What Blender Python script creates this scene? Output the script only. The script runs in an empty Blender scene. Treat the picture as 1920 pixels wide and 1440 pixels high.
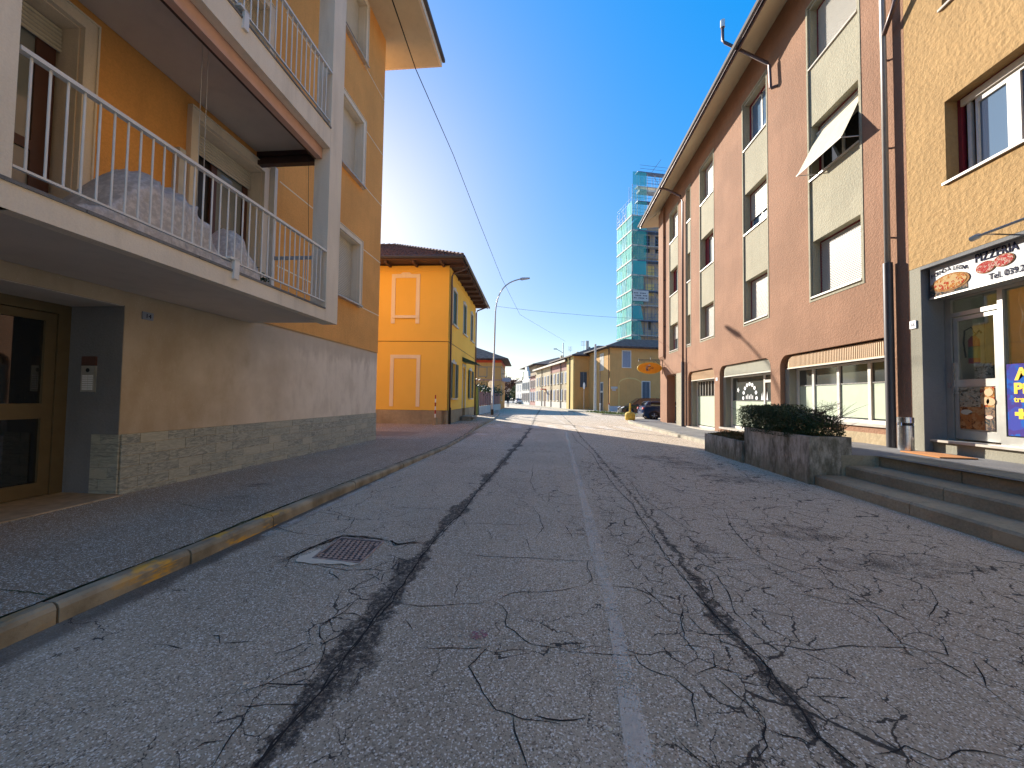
import bpy, bmesh, math, random
from mathutils import Vector, Matrix
PI = math.pi
sc = bpy.context.scene
col = sc.collection
rnd = random.Random(7)

# ---------------------------------------------------------------- camera
cd = bpy.data.cameras.new('camera')
cam = bpy.data.objects.new('camera', cd)
col.objects.link(cam)
sc.camera = cam
YAW, PITCH, ROLL = math.atan(66 / 725), math.radians(2.05), math.radians(0.8)
fw = Vector((-math.sin(YAW) * math.cos(PITCH), math.cos(YAW) * math.cos(PITCH), math.sin(PITCH)))
rt = Vector((math.cos(YAW), math.sin(YAW), 0))
up = rt.cross(fw)
r2 = rt * math.cos(ROLL) + up * math.sin(ROLL)
u2 = up * math.cos(ROLL) - rt * math.sin(ROLL)
cam.matrix_world = Matrix(((r2.x, u2.x, -fw.x, 0), (r2.y, u2.y, -fw.y, 0), (r2.z, u2.z, -fw.z, 1.5), (0, 0, 0, 1)))
cd.sensor_width = 36
cd.lens = 725 / 1920 * 36
cd.clip_start = 0.05
cd.clip_end = 2000

# ---------------------------------------------------------------- world and sun
SUN_AZ = math.atan2(-0.536, 0.844)      # from +Y, negative to the left
SUN_EL = math.radians(21.5)
w = bpy.data.worlds.new('World')
sc.world = w
w.use_nodes = True
nt = w.node_tree
nt.nodes.clear()
N = nt.nodes.new
out = N('ShaderNodeOutputWorld')
bg = N('ShaderNodeBackground')
bg.inputs['Strength'].default_value = 0.15
sky = N('ShaderNodeTexSky')
sky.sky_type = 'NISHITA'
sky.sun_disc = False
sky.sun_elevation = SUN_EL
sky.sun_rotation = SUN_AZ
sky.air_density = 1.0
sky.dust_density = 0.4
sky.ozone_density = 2.0
hs = N('ShaderNodeHueSaturation')
hs.inputs['Saturation'].default_value = 4.6
hs.inputs['Value'].default_value = 0.9
gm = N('ShaderNodeGamma')
gm.inputs['Gamma'].default_value = 0.22
nt.links.new(sky.outputs[0], gm.inputs[0])
nt.links.new(gm.outputs[0], hs.inputs['Color'])
hs.inputs['Hue'].default_value = 0.516
tc = N('ShaderNodeTexCoord')
sep = N('ShaderNodeSeparateXYZ')
nt.links.new(tc.outputs['Generated'], sep.inputs[0])
mp = N('ShaderNodeMapping')
mp.inputs['Scale'].default_value = (1.0, 1.0, 9.0)
nt.links.new(tc.outputs['Generated'], mp.inputs[0])
nz = N('ShaderNodeTexNoise')
nz.inputs['Scale'].default_value = 6.0
nz.inputs['Detail'].default_value = 6
nz.inputs['Roughness'].default_value = 0.6
nt.links.new(mp.outputs[0], nz.inputs['Vector'])
hr = N('ShaderNodeMapRange')            # cloud cover falls with height over the horizon
hr.inputs['From Min'].default_value = 0.015
hr.inputs['From Max'].default_value = 0.14
hr.inputs['To Min'].default_value = 0.24
hr.inputs['To Max'].default_value = -0.42
nt.links.new(sep.outputs[2], hr.inputs['Value'])
ad = N('ShaderNodeMath')
ad.operation = 'ADD'
nt.links.new(nz.outputs[0], ad.inputs[0])
nt.links.new(hr.outputs[0], ad.inputs[1])
cr = N('ShaderNodeMapRange')
cr.interpolation_type = 'SMOOTHSTEP'
cr.inputs['From Min'].default_value = 0.46
cr.inputs['From Max'].default_value = 0.66
nt.links.new(ad.outputs[0], cr.inputs['Value'])
mx = N('ShaderNodeMix')
mx.data_type = 'RGBA'
mx.inputs['B'].default_value = (2.0, 1.95, 1.9, 1)
nt.links.new(cr.outputs[0], mx.inputs['Factor'])
nt.links.new(hs.outputs[0], mx.inputs['A'])
nt.links.new(mx.outputs['Result'], bg.inputs['Color'])
nt.links.new(bg.outputs[0], out.inputs[0])

sd = bpy.data.lights.new('sun', 'SUN')
sd.energy = 2.0
sd.angle = math.radians(0.5)
sd.color = (1.0, 0.93, 0.82)
sun = bpy.data.objects.new('sun', sd)
col.objects.link(sun)
sv = Vector((math.sin(SUN_AZ) * math.cos(SUN_EL), math.cos(SUN_AZ) * math.cos(SUN_EL), math.sin(SUN_EL)))
sun.rotation_euler = sv.to_track_quat('Z', 'Y').to_euler()
sun.location = sv * 60

sc.view_settings.view_transform = 'Standard'
sc.view_settings.look = 'None'
sc.view_settings.gamma = 1
sc.view_settings.use_curve_mapping = False
sc.view_settings.exposure = 2.52
sc.cycles.max_bounces = 8
sc.cycles.diffuse_bounces = 4
sc.cycles.transparent_max_bounces = 12
sc.cycles.caustics_reflective = True
sc.cycles.blur_glossy = 0.3
sc.cycles.sample_clamp_indirect = 6
sc.cycles.caustics_refractive = False

# ---------------------------------------------------------------- materials
MATS = {}
class NB:
    """small node builder"""
    def __init__(s, name):
        s.m = bpy.data.materials.new(name)
        s.m.use_nodes = True
        s.t = s.m.node_tree
        s.b = s.t.nodes['Principled BSDF']
        s.o = s.t.nodes['Material Output']
        g = s.n('ShaderNodeNewGeometry')
        s.pos = g.outputs['Position']
        MATS[name] = s.m
    def n(s, t, **k):
        x = s.t.nodes.new(t)
        for a, v in k.items():
            setattr(x, a, v)
        return x
    def l(s, a, b):
        s.t.links.new(a, b)
    def map(s, scale, vec=None, rot=None, loc=None):
        x = s.n('ShaderNodeMapping')
        x.inputs['Scale'].default_value = scale
        if rot: x.inputs['Rotation'].default_value = rot
        if loc: x.inputs['Location'].default_value = loc
        s.l(vec or s.pos, x.inputs[0])
        return x.outputs[0]
    def noise(s, scale, detail=4, rough=.55, vec=None, dist=0):
        x = s.n('ShaderNodeTexNoise')
        x.inputs['Scale'].default_value = scale
        x.inputs['Detail'].default_value = detail
        x.inputs['Roughness'].default_value = rough
        x.inputs['Distortion'].default_value = dist
        s.l(vec or s.pos, x.inputs['Vector'])
        return x.outputs[0]
    def voro(s, scale, feature='F1', vec=None, outp='Distance', rand=1):
        x = s.n('ShaderNodeTexVoronoi')
        x.feature = feature
        x.inputs['Scale'].default_value = scale
        x.inputs['Randomness'].default_value = rand
        s.l(vec or s.pos, x.inputs['Vector'])
        return x.outputs[outp]
    def rng(s, v, a, b, c=0, d=1, smooth=True):
        x = s.n('ShaderNodeMapRange')
        if smooth: x.interpolation_type = 'SMOOTHSTEP'
        for k, q in (('From Min', a), ('From Max', b), ('To Min', c), ('To Max', d)):
            x.inputs[k].default_value = q
        s.l(v, x.inputs['Value'])
        return x.outputs[0]
    def mix(s, f, a, b, blend='MIX'):
        x = s.n('ShaderNodeMix')
        x.data_type = 'RGBA'
        x.blend_type = blend
        for k, q in (('Factor', f), ('A', a), ('B', b)):
            if isinstance(q, (int, float)): x.inputs[k].default_value = q
            elif isinstance(q, tuple): x.inputs[k].default_value = q + (1,) if len(q) == 3 else q
            else: s.l(q, x.inputs[k])
        return x.outputs['Result']
    def math(s, op, a, b=None):
        x = s.n('ShaderNodeMath')
        x.operation = op
        for i, q in enumerate((a, b)):
            if q is None: continue
            if isinstance(q, (int, float)): x.inputs[i].default_value = q
            else: s.l(q, x.inputs[i])
        return x.outputs[0]
    def bump(s, h, strength=.3, dist=.01):
        x = s.n('ShaderNodeBump')
        x.inputs['Strength'].default_value = strength
        x.inputs['Distance'].default_value = dist
        s.l(h, x.inputs['Height'])
        s.l(x.outputs[0], s.b.inputs['Normal'])
    def set(s, color=None, rough=None, metal=None, spec=None):
        for k, q in (('Base Color', color), ('Roughness', rough), ('Metallic', metal), ('Specular IOR Level', spec)):
            if q is None: continue
            if isinstance(q, (int, float)): s.b.inputs[k].default_value = q
            elif isinstance(q, tuple): s.b.inputs[k].default_value = q + (1,) if len(q) == 3 else q
            else: s.l(q, s.b.inputs[k])
        return s.m

def sc_(c, f):
    return tuple(min(1, x * f) for x in c)

def stucco(name, c, var=.12, grain=45, bump=.5, dist=.012, dirt=.10, dirtc=None, streak=.08, rough=.9):
    n = NB(name)
    big = n.rng(n.noise(.7, 5), .35, .7)
    a = n.mix(big, sc_(c, 1 - var * .5), sc_(c, 1 + var * .5))
    st = n.rng(n.noise(3.0, 5, .6, n.map((1.6, 1.6, .22))), .45, .8)
    a = n.mix(n.math('MULTIPLY', st, streak * 4), a, sc_(c, .72))
    g = n.noise(grain, 6, .65)
    a = n.mix(n.rng(g, .3, .7), n.mix(.0 + dirt, a, dirtc or sc_(c, .35)), a)
    n.set(a, rough, spec=.2)
    n.bump(n.math('ADD', g, n.math('MULTIPLY', n.voro(grain * .6), .5)), bump, dist)
    return n.m

def plain(name, c, rough=.5, metal=0, spec=.4, var=.06, scale=6, bump=0):
    n = NB(name)
    a = n.mix(n.rng(n.noise(scale, 5), .3, .7), sc_(c, 1 - var), sc_(c, 1 + var))
    n.set(a, rough, metal, spec)
    if bump: n.bump(n.noise(60, 4), bump, .004)
    return n.m

def asphalt(name, base, tint, track=True, seams=False, crackly=False):
    n = NB(name)
    p = n.pos
    fine = n.noise(260, 3, .7)
    v = n.voro(135, outp='Color')
    sepc = n.n('ShaderNodeSeparateColor')
    n.l(v, sepc.inputs[0])
    fleck = n.rng(sepc.outputs[0], .80, .92)
    dark = n.rng(sepc.outputs[1], .0, .35, 1, 0)
    mot = n.rng(n.noise(.45, 5, .6), .3, .7)
    a = n.mix(mot, sc_(base, .86), sc_(base, 1.14))
    trk = n.rng(n.noise(1.7, 4, .6, n.map((1, .05, 1))), .35, .65)
    a = n.mix(n.math('MULTIPLY', trk, .22), a, sc_(base, .62))
    sx = n.n('ShaderNodeSeparateXYZ')
    n.l(p, sx.inputs[0])
    side = n.rng(n.math('ADD', sx.outputs[0], n.math('MULTIPLY', n.noise(.5, 3), 1.5)), 1.2, 3.2)
    a = n.mix(n.math('MULTIPLY', side, .6), a, tint)
    a = n.mix(n.math('MULTIPLY', dark, .8), a, sc_(base, .22))
    a = n.mix(n.math('MULTIPLY', fleck, .75), a, (.95, .88, .76))
    med = n.rng(n.noise(9, 6, .7), .55, .8)
    a = n.mix(n.math('MULTIPLY', med, .35), a, sc_(base, .5))
    h = n.math('ADD', n.math('MULTIPLY', n.voro(130), 1.0), n.math('MULTIPLY', fine, .6))
    if seams:
        # two long open joints with rotten, dark edges; each is x as a function of y
        for pts, wid in SEAMS:
            fc = n.n('ShaderNodeFloatCurve')
            cu = fc.mapping.curves[0]
            P = [((y + 1) / 31, (x + 3) / 6) for x, y in pts]
            P.sort()
            while len(cu.points) < len(P): cu.points.new(.5, .5)
            for q, (a_, b_) in zip(cu.points, P):
                q.location = (a_, b_)
                q.handle_type = 'VECTOR'
            fc.mapping.update()
            n.l(n.rng(sx.outputs[1], -1, 30, 0, 1, False), fc.inputs['Value'])
            xs = n.math('SUBTRACT', n.math('MULTIPLY', fc.outputs[0], 6), 3)
            wob = n.math('MULTIPLY', n.math('SUBTRACT', n.noise(5, 6, .75), .5), .34)
            dx = n.math('ADD', n.math('SUBTRACT', sx.outputs[0], xs), wob)
            # rotten patches: wider to the one side
            wide = n.rng(n.noise(1.1, 3, .6), .42, .68, wid[0], wid[1])
            dd = n.math('DIVIDE', n.math('ABSOLUTE', dx), wide)
            band = n.rng(dd, .55, 1.0, 1, 0)
            brk = n.rng(n.noise(28, 5, .75), .36, .55)
            f = n.math('MULTIPLY', band, n.rng(brk, 0, 1, .35, 1))
            a = n.mix(n.math('MULTIPLY', f, .95), a, n.mix(n.rng(n.noise(70, 4), .35, .65), (.015, .014, .013), (.10, .085, .07)))
            h = n.math('SUBTRACT', h, n.math('MULTIPLY', f, 1.6))
        # block cracking as a ragged net of cells, dense beside the right-hand joint and in the right lane
        X, Y = sx.outputs[0], sx.outputs[1]
        wv = n.n('ShaderNodeTexNoise'); wv.inputs['Scale'].default_value = 3.5; wv.inputs['Detail'].default_value = 6; wv.inputs['Roughness'].default_value = .6
        n.l(p, wv.inputs['Vector'])
        def net(scale, warp, seed, width):
            vm = n.n('ShaderNodeVectorMath', operation='MULTIPLY_ADD')
            n.l(wv.outputs['Color'], vm.inputs[0]); vm.inputs[1].default_value = (warp, warp, 0); n.l(p, vm.inputs[2])
            mp_ = n.map((scale, scale * .8, 0), vm.outputs[0], loc=(seed, seed, 0))
            e = n.voro(1.0, 'DISTANCE_TO_EDGE', mp_)
            wd = n.rng(n.noise(6, 3), .35, .7, width * .25, width * 1.2)
            return e, n.math('MULTIPLY', wd, scale)
        def blob(x0, x1, y0, y1, f=.35):
            a_ = n.math('MULTIPLY', n.rng(X, x0, x0 + f), n.rng(X, x1 - f, x1, 1, 0))
            b_ = n.math('MULTIPLY', n.rng(Y, y0, y0 + f), n.rng(Y, y1 - f * 4, y1, 1, 0))
            return n.math('MULTIPLY', a_, b_)
        cut = n.noise(1.3, 4, .6)
        gut = n.math('MULTIPLY', n.rng(n.math('ADD', X, n.math('MULTIPLY', n.math('SUBTRACT', n.noise(2.5, 5, .7), .5), .28)), -3.02, -2.86, 1, 0), n.rng(Y, 14, 18, 1, 0))
        a = n.mix(n.math('MULTIPLY', gut, .85), a, (.075, .06, .045))
        for (x_, y_, r_) in ((1.9, 3.6, .7), (3.0, 9.6, 1.2), (3.1, 4.6, .9), (-.3, 2.6, .5)):
            pass
        dusty = n.rng(n.noise(.8, 5, .65), .5, .72)
        a = n.mix(n.math('MULTIPLY', dusty, .22), a, (.60, .50, .38))
        m1 = n.rng(n.math('ADD', n.math('MULTIPLY', blob(.60, 1.90, 1.0, 10, .35), .75), cut), .52, .82)
        m2 = n.rng(n.math('ADD', n.math('MULTIPLY', blob(1.8, 4.8, 1.2, 14, .7), .75), cut), .54, .84)
        m3 = n.rng(n.math('ADD', n.math('MULTIPLY', blob(-1.75, -1.0, .8, 4.6, .3), .6), cut), .86, 1.08)
        m4 = n.rng(n.math('ADD', n.math('MULTIPLY', blob(-.4, 2.2, 3.0, 16, .6), .40), cut), .70, 1.0)
        def draw(nt_, mask):
            e, wd = nt_
            w2 = n.math('MULTIPLY', wd, mask)
            return n.math('MULTIPLY', n.rng(n.math('DIVIDE', e, n.math('ADD', w2, .0001)), .6, 1.25, 1, 0), n.rng(mask, .02, .2))
        c1 = draw(net(5.0, .22, 0, .0048), n.math('MAXIMUM', m1, m3))
        c2 = draw(net(3.8, .28, 3, .0052), m2)
        c3 = draw(net(1.6, .45, 7, .0046), n.math('MAXIMUM', m4, n.rng(n.noise(.6, 2), .40, .6)))
        cc_ = n.math('MINIMUM', n.math('ADD', n.math('ADD', c1, c2), c3), 1)
        a = n.mix(n.math('MULTIPLY', cc_, .92), a, (.035, .03, .027))
        h = n.math('SUBTRACT', h, n.math('MULTIPLY', cc_, 2.0))
    n.set(a, n.rng(n.noise(40, 3), .3, .7, .75, .95), spec=.35)
    n.bump(h, .55, .006)
    return n.m

SEAMS = [
 ([(-1.2, -1), (-1.15, 1.51), (-1.12, 1.91), (-1.14, 2.85), (-1.19, 4.58), (-1.1, 6.2), (-1.01, 8.76), (-.9, 13), (-.82, 17.2), (-.8, 22), (-.9, 30)], (.05, .22)),
 ([(1.2, -1), (1.24, 1.79), (1.2, 2.84), (1.28, 4), (1.33, 5.25), (1.36, 8), (1.38, 12), (1.35, 15.3), (1.5, 22), (1.4, 30)], (.02, .075)),
]
asphalt('asphalt', (.50, .40, .28), (.50, .38, .262), seams=True)
asphalt('asphalt_far', (.30, .27, .23), (.30, .26, .21))
asphalt('pavement_asphalt', (.36, .27, .18), (.36, .27, .18))
stucco('orange_stucco', (.86, .42, .125), var=.14, grain=38, bump=.6, dirt=.18)
stucco('orange_trim', (.68, .40, .17), bump=.2)
stucco('brown_plaster', (.80, .64, .46), var=.5, grain=25, bump=.35, dirt=.1, streak=.16)
stucco('cream_paint', (.84, .73, .58), var=.10, grain=60, bump=.3, dirt=.10, streak=.15)
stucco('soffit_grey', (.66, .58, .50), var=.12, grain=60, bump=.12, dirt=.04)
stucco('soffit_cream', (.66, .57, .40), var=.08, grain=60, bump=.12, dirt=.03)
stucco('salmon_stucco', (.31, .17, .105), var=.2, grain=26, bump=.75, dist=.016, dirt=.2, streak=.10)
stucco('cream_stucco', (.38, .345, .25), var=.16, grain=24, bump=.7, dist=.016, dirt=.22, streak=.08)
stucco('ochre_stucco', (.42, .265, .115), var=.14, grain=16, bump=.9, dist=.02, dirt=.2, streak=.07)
stucco('worn_plaster', (.40, .31, .19), var=.3, grain=12, bump=.7, dist=.02, dirt=.25)
stucco('grey_stucco', (.30, .28, .22), var=.2, grain=60, bump=.4, dirt=.2, streak=.1)
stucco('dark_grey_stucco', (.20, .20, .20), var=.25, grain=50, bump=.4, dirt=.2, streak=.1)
stucco('yellow_paint', (.95, .59, .11), var=.05, grain=60, bump=.15, dirt=.03, streak=.02)
stucco('yellow_trim', (.92, .78, .54), var=.08, grain=60, bump=.15, dirt=.03)
stucco('plinth_render', (.42, .34, .22), var=.4, grain=7, bump=.5, dirt=.3, dirtc=(.16, .15, .11), streak=.2)
stucco('ochre_house', (.58, .34, .13), var=.1, grain=30, bump=.2, dirt=.08)
stucco('lemon_house', (.66, .50, .20), var=.1, grain=30, bump=.2, dirt=.08)
stucco('beige_house', (.50, .42, .28), var=.12, grain=30, bump=.2, dirt=.1)
stucco('pink_house', (.44, .25, .21), var=.1, grain=30, bump=.2, dirt=.1)
stucco('white_house', (.62, .60, .54), var=.1, grain=30, bump=.2, dirt=.1)
stucco('tan_house', (.42, .32, .22), var=.1, grain=30, bump=.2, dirt=.1)
stucco('tower_brick', (.42, .34, .26), var=.25, grain=20, bump=.2, dirt=.2)
stucco('concrete', (.44, .39, .31), var=.6, grain=30, bump=.7, dirt=.4, dirtc=(.09, .085, .05), streak=.22)
stucco('step_stone', (.34, .29, .20), var=.5, grain=30, bump=.5, dirt=.3, dirtc=(.07, .075, .05), streak=.1)
stucco('patch_cement', (.78, .66, .50), var=.2, grain=30, bump=.5, dirt=.2)
stucco('yard_dirt', (.34, .27, .20), var=.35, grain=9, bump=.6, dirt=.3)
stucco('terrace_paving', (.22, .21, .20), var=.3, grain=40, bump=.5, dirt=.3)
plain('marble', (.50, .44, .37), .35, var=.12, scale=5)
plain('travertine', (.42, .32, .21), .5, var=.2, scale=8)
plain('white_paint', (.58, .55, .49), .4)
plain('rail_paint', (.74, .70, .64), .38)
plain('grey_blue_paint', (.42, .45, .50), .45)
plain('shutter_cream', (.66, .61, .50), .45, var=.03)
plain('shutter_white', (.50, .47, .41), .45, var=.03)
plain('awning_pink', (.62, .38, .29), .6, var=.05)
plain('dark_brown', (.05, .025, .022), .5)
plain('brown_wood', (.10, .045, .035), .4)
plain('maroon', (.20, .02, .03), .5)
plain('bronze', (.17, .125, .065), .5, metal=.4)
plain('aluminium', (.48, .47, .43), .35, metal=.55)
plain('steel', (.65, .65, .66), .22, metal=.95, var=.15, scale=14)
plain('gutter_metal', (.13, .115, .11), .75, spec=.15)
plain('pipe_brown', (.13, .085, .08), .45, metal=.3)
plain('pipe_dark', (.075, .07, .075), .42, metal=.4)
plain('pipe_light', (.36, .35, .33), .4, metal=.4)
plain('black_rubber', (.012, .012, .013), .6)
plain('dark_metal', (.04, .04, .045), .5, metal=.3)
plain('lamp_steel', (.40, .39, .40), .45, metal=.5)
plain('concrete_pole', (.55, .54, .50), .7)
plain('green_shutter', (.022, .062, .048), .5)
plain('blue_shutter', (.06, .09, .13), .5)
plain('grey_shutter', (.24, .28, .36), .5)
plain('brown_timber', (.10, .055, .045), .6, bump=.3)
plain('roof_dark', (.075, .05, .045), .8, var=.5, scale=3, bump=.5)
plain('roof_tile', (.13, .08, .062), .85, var=.5, scale=9, bump=.5)
plain('orange_sign', (.80, .29, .01), .35)
plain('yellow_concrete', (.62, .43, .07), .8, var=.2)
plain('pink_panel', (.36, .17, .15), .8)
plain('film_green', (.38, .44, .31), .55, var=.04)
plain('peach_box', (.50, .32, .16), .5, var=.04)
plain('cream_box', (.44, .42, .32), .5, var=.04)
plain('sign_white', (.42, .42, .42), .3)
plain('ink_dark', (.02, .022, .05), .8, spec=.1)
plain('ink_yellow', (.80, .52, .03), .4)
plain('ink_white', (.8, .8, .8), .4)
plain('ink_black', (.02, .02, .02), .4)
plain('red_paint', (.42, .02, .02), .35)
plain('label_green', (.08, .22, .12), .4)
plain('car_black', (.012, .012, .015), .12, spec=.7)
plain('car_blue', (.008, .025, .085), .12, spec=.7)
plain('car_white', (.6, .6, .6), .2)
plain('skin', (.5, .3, .2), .6)
plain('cloth_black', (.02, .02, .022), .9)
plain('cloth_grey', (.2, .2, .22), .9)
plain('cloth_beige', (.35, .3, .24), .9)
plain('bark', (.10, .075, .055), .9, var=.3, bump=.5)
plain('soil', (.05, .035, .025), .95, var=.3, bump=.5)
plain('moss', (.05, .06, .02), .95, var=.4, scale=30)
plain('lamp_white', (.8, .8, .78), .3)
plain('cover_gap', (.10, .08, .07), .8)
plain('iron_cover', (.38, .30, .26), .6, metal=.2, var=.25, scale=20, bump=.5)
plain('crack_dark', (.045, .04, .036), 1.0, spec=.05)
plain('cable_black', (.03, .03, .03), 1.0, spec=.0)
plain('interior_dark', (.09, .08, .065), .9)
plain('interior_wall', (.80, .78, .66), .9)
plain('bin_blue', (.02, .05, .14), .4)
plain('bin_dark', (.02, .03, .035), .4)
plain('mat_orange', (.50, .21, .07), .95, bump=.6)
plain('plank', (.55, .52, .46), .8, var=.2)
plain('scaffold_tube', (.13, .17, .26), .5, metal=.3)
plain('curtain', (.42, .42, .42), .9)
plain('awning_cloth', (.50, .46, .35), .85)

def leaf(name, c1, c2):
    n = NB(name)
    v = n.rng(n.noise(9, 4, .7), .3, .7)
    n.set(n.mix(v, c1, c2), .6, spec=.3)
    return n.m
leaf('leaf_hedge', (.022, .050, .020), (.075, .10, .035))
leaf('leaf_dry', (.16, .09, .03), (.08, .085, .03))
leaf('leaf_dark', (.015, .04, .02), (.03, .07, .03))
leaf('leaf_red', (.22, .07, .04), (.14, .09, .05))
leaf('leaf_olive', (.16, .16, .06), (.10, .12, .05))
leaf('grass_green', (.12, .17, .03), (.20, .22, .05))

# reflective panes
def pane(name, c, rough=.03):
    n = NB(name)
    n.set(c, rough, 0, .9)
    n.b.inputs['IOR'].default_value = 1.5
    return n.m
pane('pane_dark', (.012, .014, .016))
pane('pane_grey', (.06, .065, .06), .05)
pane('pane_curtain', (.25, .27, .26), .08)
pane('pane_sky_tint', (.10, .16, .24), .05)  # blue base colour paints reflected sky into the glass
n = NB('clear_glass')
tr = n.n('ShaderNodeBsdfTransparent'); gl = n.n('ShaderNodeBsdfGlossy'); gl.inputs['Roughness'].default_value = .02
tr.inputs[0].default_value = (.93, .95, .93, 1)
fr = n.n('ShaderNodeFresnel'); fr.inputs[0].default_value = 1.5
ms = n.n('ShaderNodeMixShader')
n.l(n.math('MULTIPLY', fr.outputs[0], .6), ms.inputs[0]); n.l(tr.outputs[0], ms.inputs[1]); n.l(gl.outputs[0], ms.inputs[2]); n.l(ms.outputs[0], n.o.inputs[0])
def sheer(name, c, alpha):
    n = NB(name)
    n.set(c, .8)
    n.b.inputs['Alpha'].default_value = alpha
    return n
sheer('net_teal', (.02, .40, .34), .80)
sheer('net_light', (.03, .40, .38), .48)
sheer('net_blue', (.02, .36, .40), .72)
n = sheer('plastic_sheet', (.34, .33, .37), .8)
n.set(n.mix(n.rng(n.noise(14, 5, .7), .4, .65), (.62, .56, .50), (.88, .80, .72)), .28)
n.bump(n.noise(13, 4, .6), .5, .02)

# worn paint on the road
def worn(name, c, cover, thr=.5):
    n = NB(name)
    n.set(c, .8)
    a = n.math('ADD', n.noise(70, 4, .7), n.math('MULTIPLY', n.math('SUBTRACT', n.noise(4, 4, .6), .5), .7))
    n.l(n.rng(a, thr - .07, thr + .07, cover, 0), n.b.inputs['Alpha'])
    return n.m
worn('worn_white', (.85, .78, .68), .8, .52)
worn('faded_white', (.92, .83, .70), .42, .53)
worn('pink_spray', (.42, .16, .19), .8, .58)
worn('stain_dark', (.12, .10, .085), .5, .47)

# kerb stone: grey-brown granite concrete, worn yellow paint on the road side
n = NB('kerb')
g = n.noise(50, 5, .7)
a = n.mix(n.rng(n.noise(3, 5), .3, .7), (.20, .16, .10), (.40, .33, .22))
a = n.mix(n.math('MULTIPLY', n.rng(g, .55, .75), .4), a, (.10, .09, .06))
sx = n.n('ShaderNodeSeparateXYZ'); n.l(n.pos, sx.inputs[0])
yel = n.math('MULTIPLY', n.rng(n.noise(2.2, 4, .7, n.map((1, .8, 3))), .50, .60), n.math('MULTIPLY', n.rng(sx.outputs[1], 4.2, 4.6, 1, 0), n.rng(sx.outputs[1], 2.5, 2.9, .25, 1)))
a = n.mix(n.math('MULTIPLY', yel, .85), a, (.72, .38, .04))
n.set(a, .85, spec=.3); n.bump(g, .5, .006)
n = NB('kerb_plain')
g = n.noise(50, 5, .7)
a = n.mix(n.rng(n.noise(3, 5), .3, .7), (.30, .27, .21), (.44, .40, .31))
n.set(a, .85, spec=.3); n.bump(g, .5, .006)

# slate cladding: each piece of its own tone, veined
n = NB('planter_concrete')
v1 = n.noise(2.2, 6, .65, n.map((1.3, 1.3, .45)))
v2 = n.noise(9, 6, .7, n.map((1.4, 1.4, .5)))
g = n.noise(55, 5, .7)
a = n.mix(n.rng(n.math('ADD', n.math('MULTIPLY', v1, .6), n.math('MULTIPLY', v2, .4)), .40, .60), (.17, .15, .11), (.58, .51, .42))
sx = n.n('ShaderNodeSeparateXYZ'); n.l(n.pos, sx.inputs[0])
mo = n.math('MULTIPLY', n.rng(n.math('ADD', sx.outputs[2], n.math('MULTIPLY', v2, .5)), .35, .75, 1, 0), n.rng(v1, .3, .6))
a = n.mix(n.math('MULTIPLY', mo, .7), a, (.13, .12, .055))
a = n.mix(n.rng(g, .35, .65, .25, 0), a, (.08, .07, .05))
n.set(a, .9, spec=.2); n.bump(n.math('ADD', g, v2), .6, .01)
n = NB('plaster_wall')
sx = n.n('ShaderNodeSeparateXYZ'); n.l(n.pos, sx.inputs[0])
v1 = n.noise(.8, 6, .6); v2 = n.noise(2.6, 6, .65, n.map((1, 1.2, .5))); g = n.noise(40, 5, .65)
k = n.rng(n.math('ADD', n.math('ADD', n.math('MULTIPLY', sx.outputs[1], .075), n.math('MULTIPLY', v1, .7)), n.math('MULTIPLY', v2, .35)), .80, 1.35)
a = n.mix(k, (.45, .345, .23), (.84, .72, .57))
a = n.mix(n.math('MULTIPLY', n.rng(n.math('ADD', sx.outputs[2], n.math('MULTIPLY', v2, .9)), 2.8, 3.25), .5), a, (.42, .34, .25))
a = n.mix(n.math('MULTIPLY', n.rng(v2, .42, .68), .45), a, (.52, .41, .30))
a = n.mix(n.rng(g, .62, .72, 0, .35), a, (.86, .78, .66))
n.set(a, .9, spec=.2); n.bump(g, .35, .01)
n = NB('slate')
oi = n.n('ShaderNodeObjectInfo')
vv = n.noise(5, 8, .7, n.map((1, 1.2, 5)), dist=1.5)
a = n.mix(n.rng(vv, .35, .65), (.22, .23, .20), (.52, .50, .40))
a = n.mix(n.math('MULTIPLY', n.rng(vv, .62, .72), .7), a, (.50, .50, .42))
a = n.mix(n.rng(oi.outputs['Random'], 0, 1, 0, .65, False), a, n.mix(n.rng(oi.outputs['Random'], 0, 1, 0, 1, False), (.22, .25, .23), (.52, .49, .37)))
n.set(a, .6, spec=.4); n.bump(vv, .9, .015)

# pictures on the shop
def pizza_mat(name, ing, scale):
    n = NB(name)
    v = n.voro(scale, outp='Color')
    s_ = n.n('ShaderNodeSeparateColor'); n.l(v, s_.inputs[0])
    a = n.mix(n.rng(s_.outputs[0], .45, .5), ing[0], ing[1])
    a = n.mix(n.rng(s_.outputs[1], .66, .7), a, ing[2])
    a = n.mix(n.rng(n.noise(scale * 2, 3), .5, .6), a, ing[3])
    n.set(a, .85, spec=.1)
pizza_mat('pizza_top', ((.36, .14, .03), (.44, .30, .14), (.30, .03, .01), (.42, .30, .15)), 22)
pizza_mat('pizza_salami', ((.34, .03, .03), (.36, .10, .08), (.44, .32, .26), (.28, .02, .02)), 34)
pizza_mat('chips_photo', ((.30, .25, .17), (.40, .35, .25), (.07, .06, .04), (.33, .27, .17)), 26)
pizza_mat('croquette_photo', ((.34, .13, .04), (.42, .22, .09), (.14, .05, .02), (.36, .16, .05)), 14)
pizza_mat('crust', ((.30, .15, .05), (.34, .18, .07), (.20, .08, .03), (.28, .13, .05)), 30)
pizza_mat('poster_blue', ((.03, .05, .26), (.05, .06, .30), (.06, .04, .20), (.02, .10, .38)), 4)
pizza_mat('poster_dark', ((.06, .05, .05), (.16, .12, .09), (.04, .05, .05), (.25, .16, .10)), 12)
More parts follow.
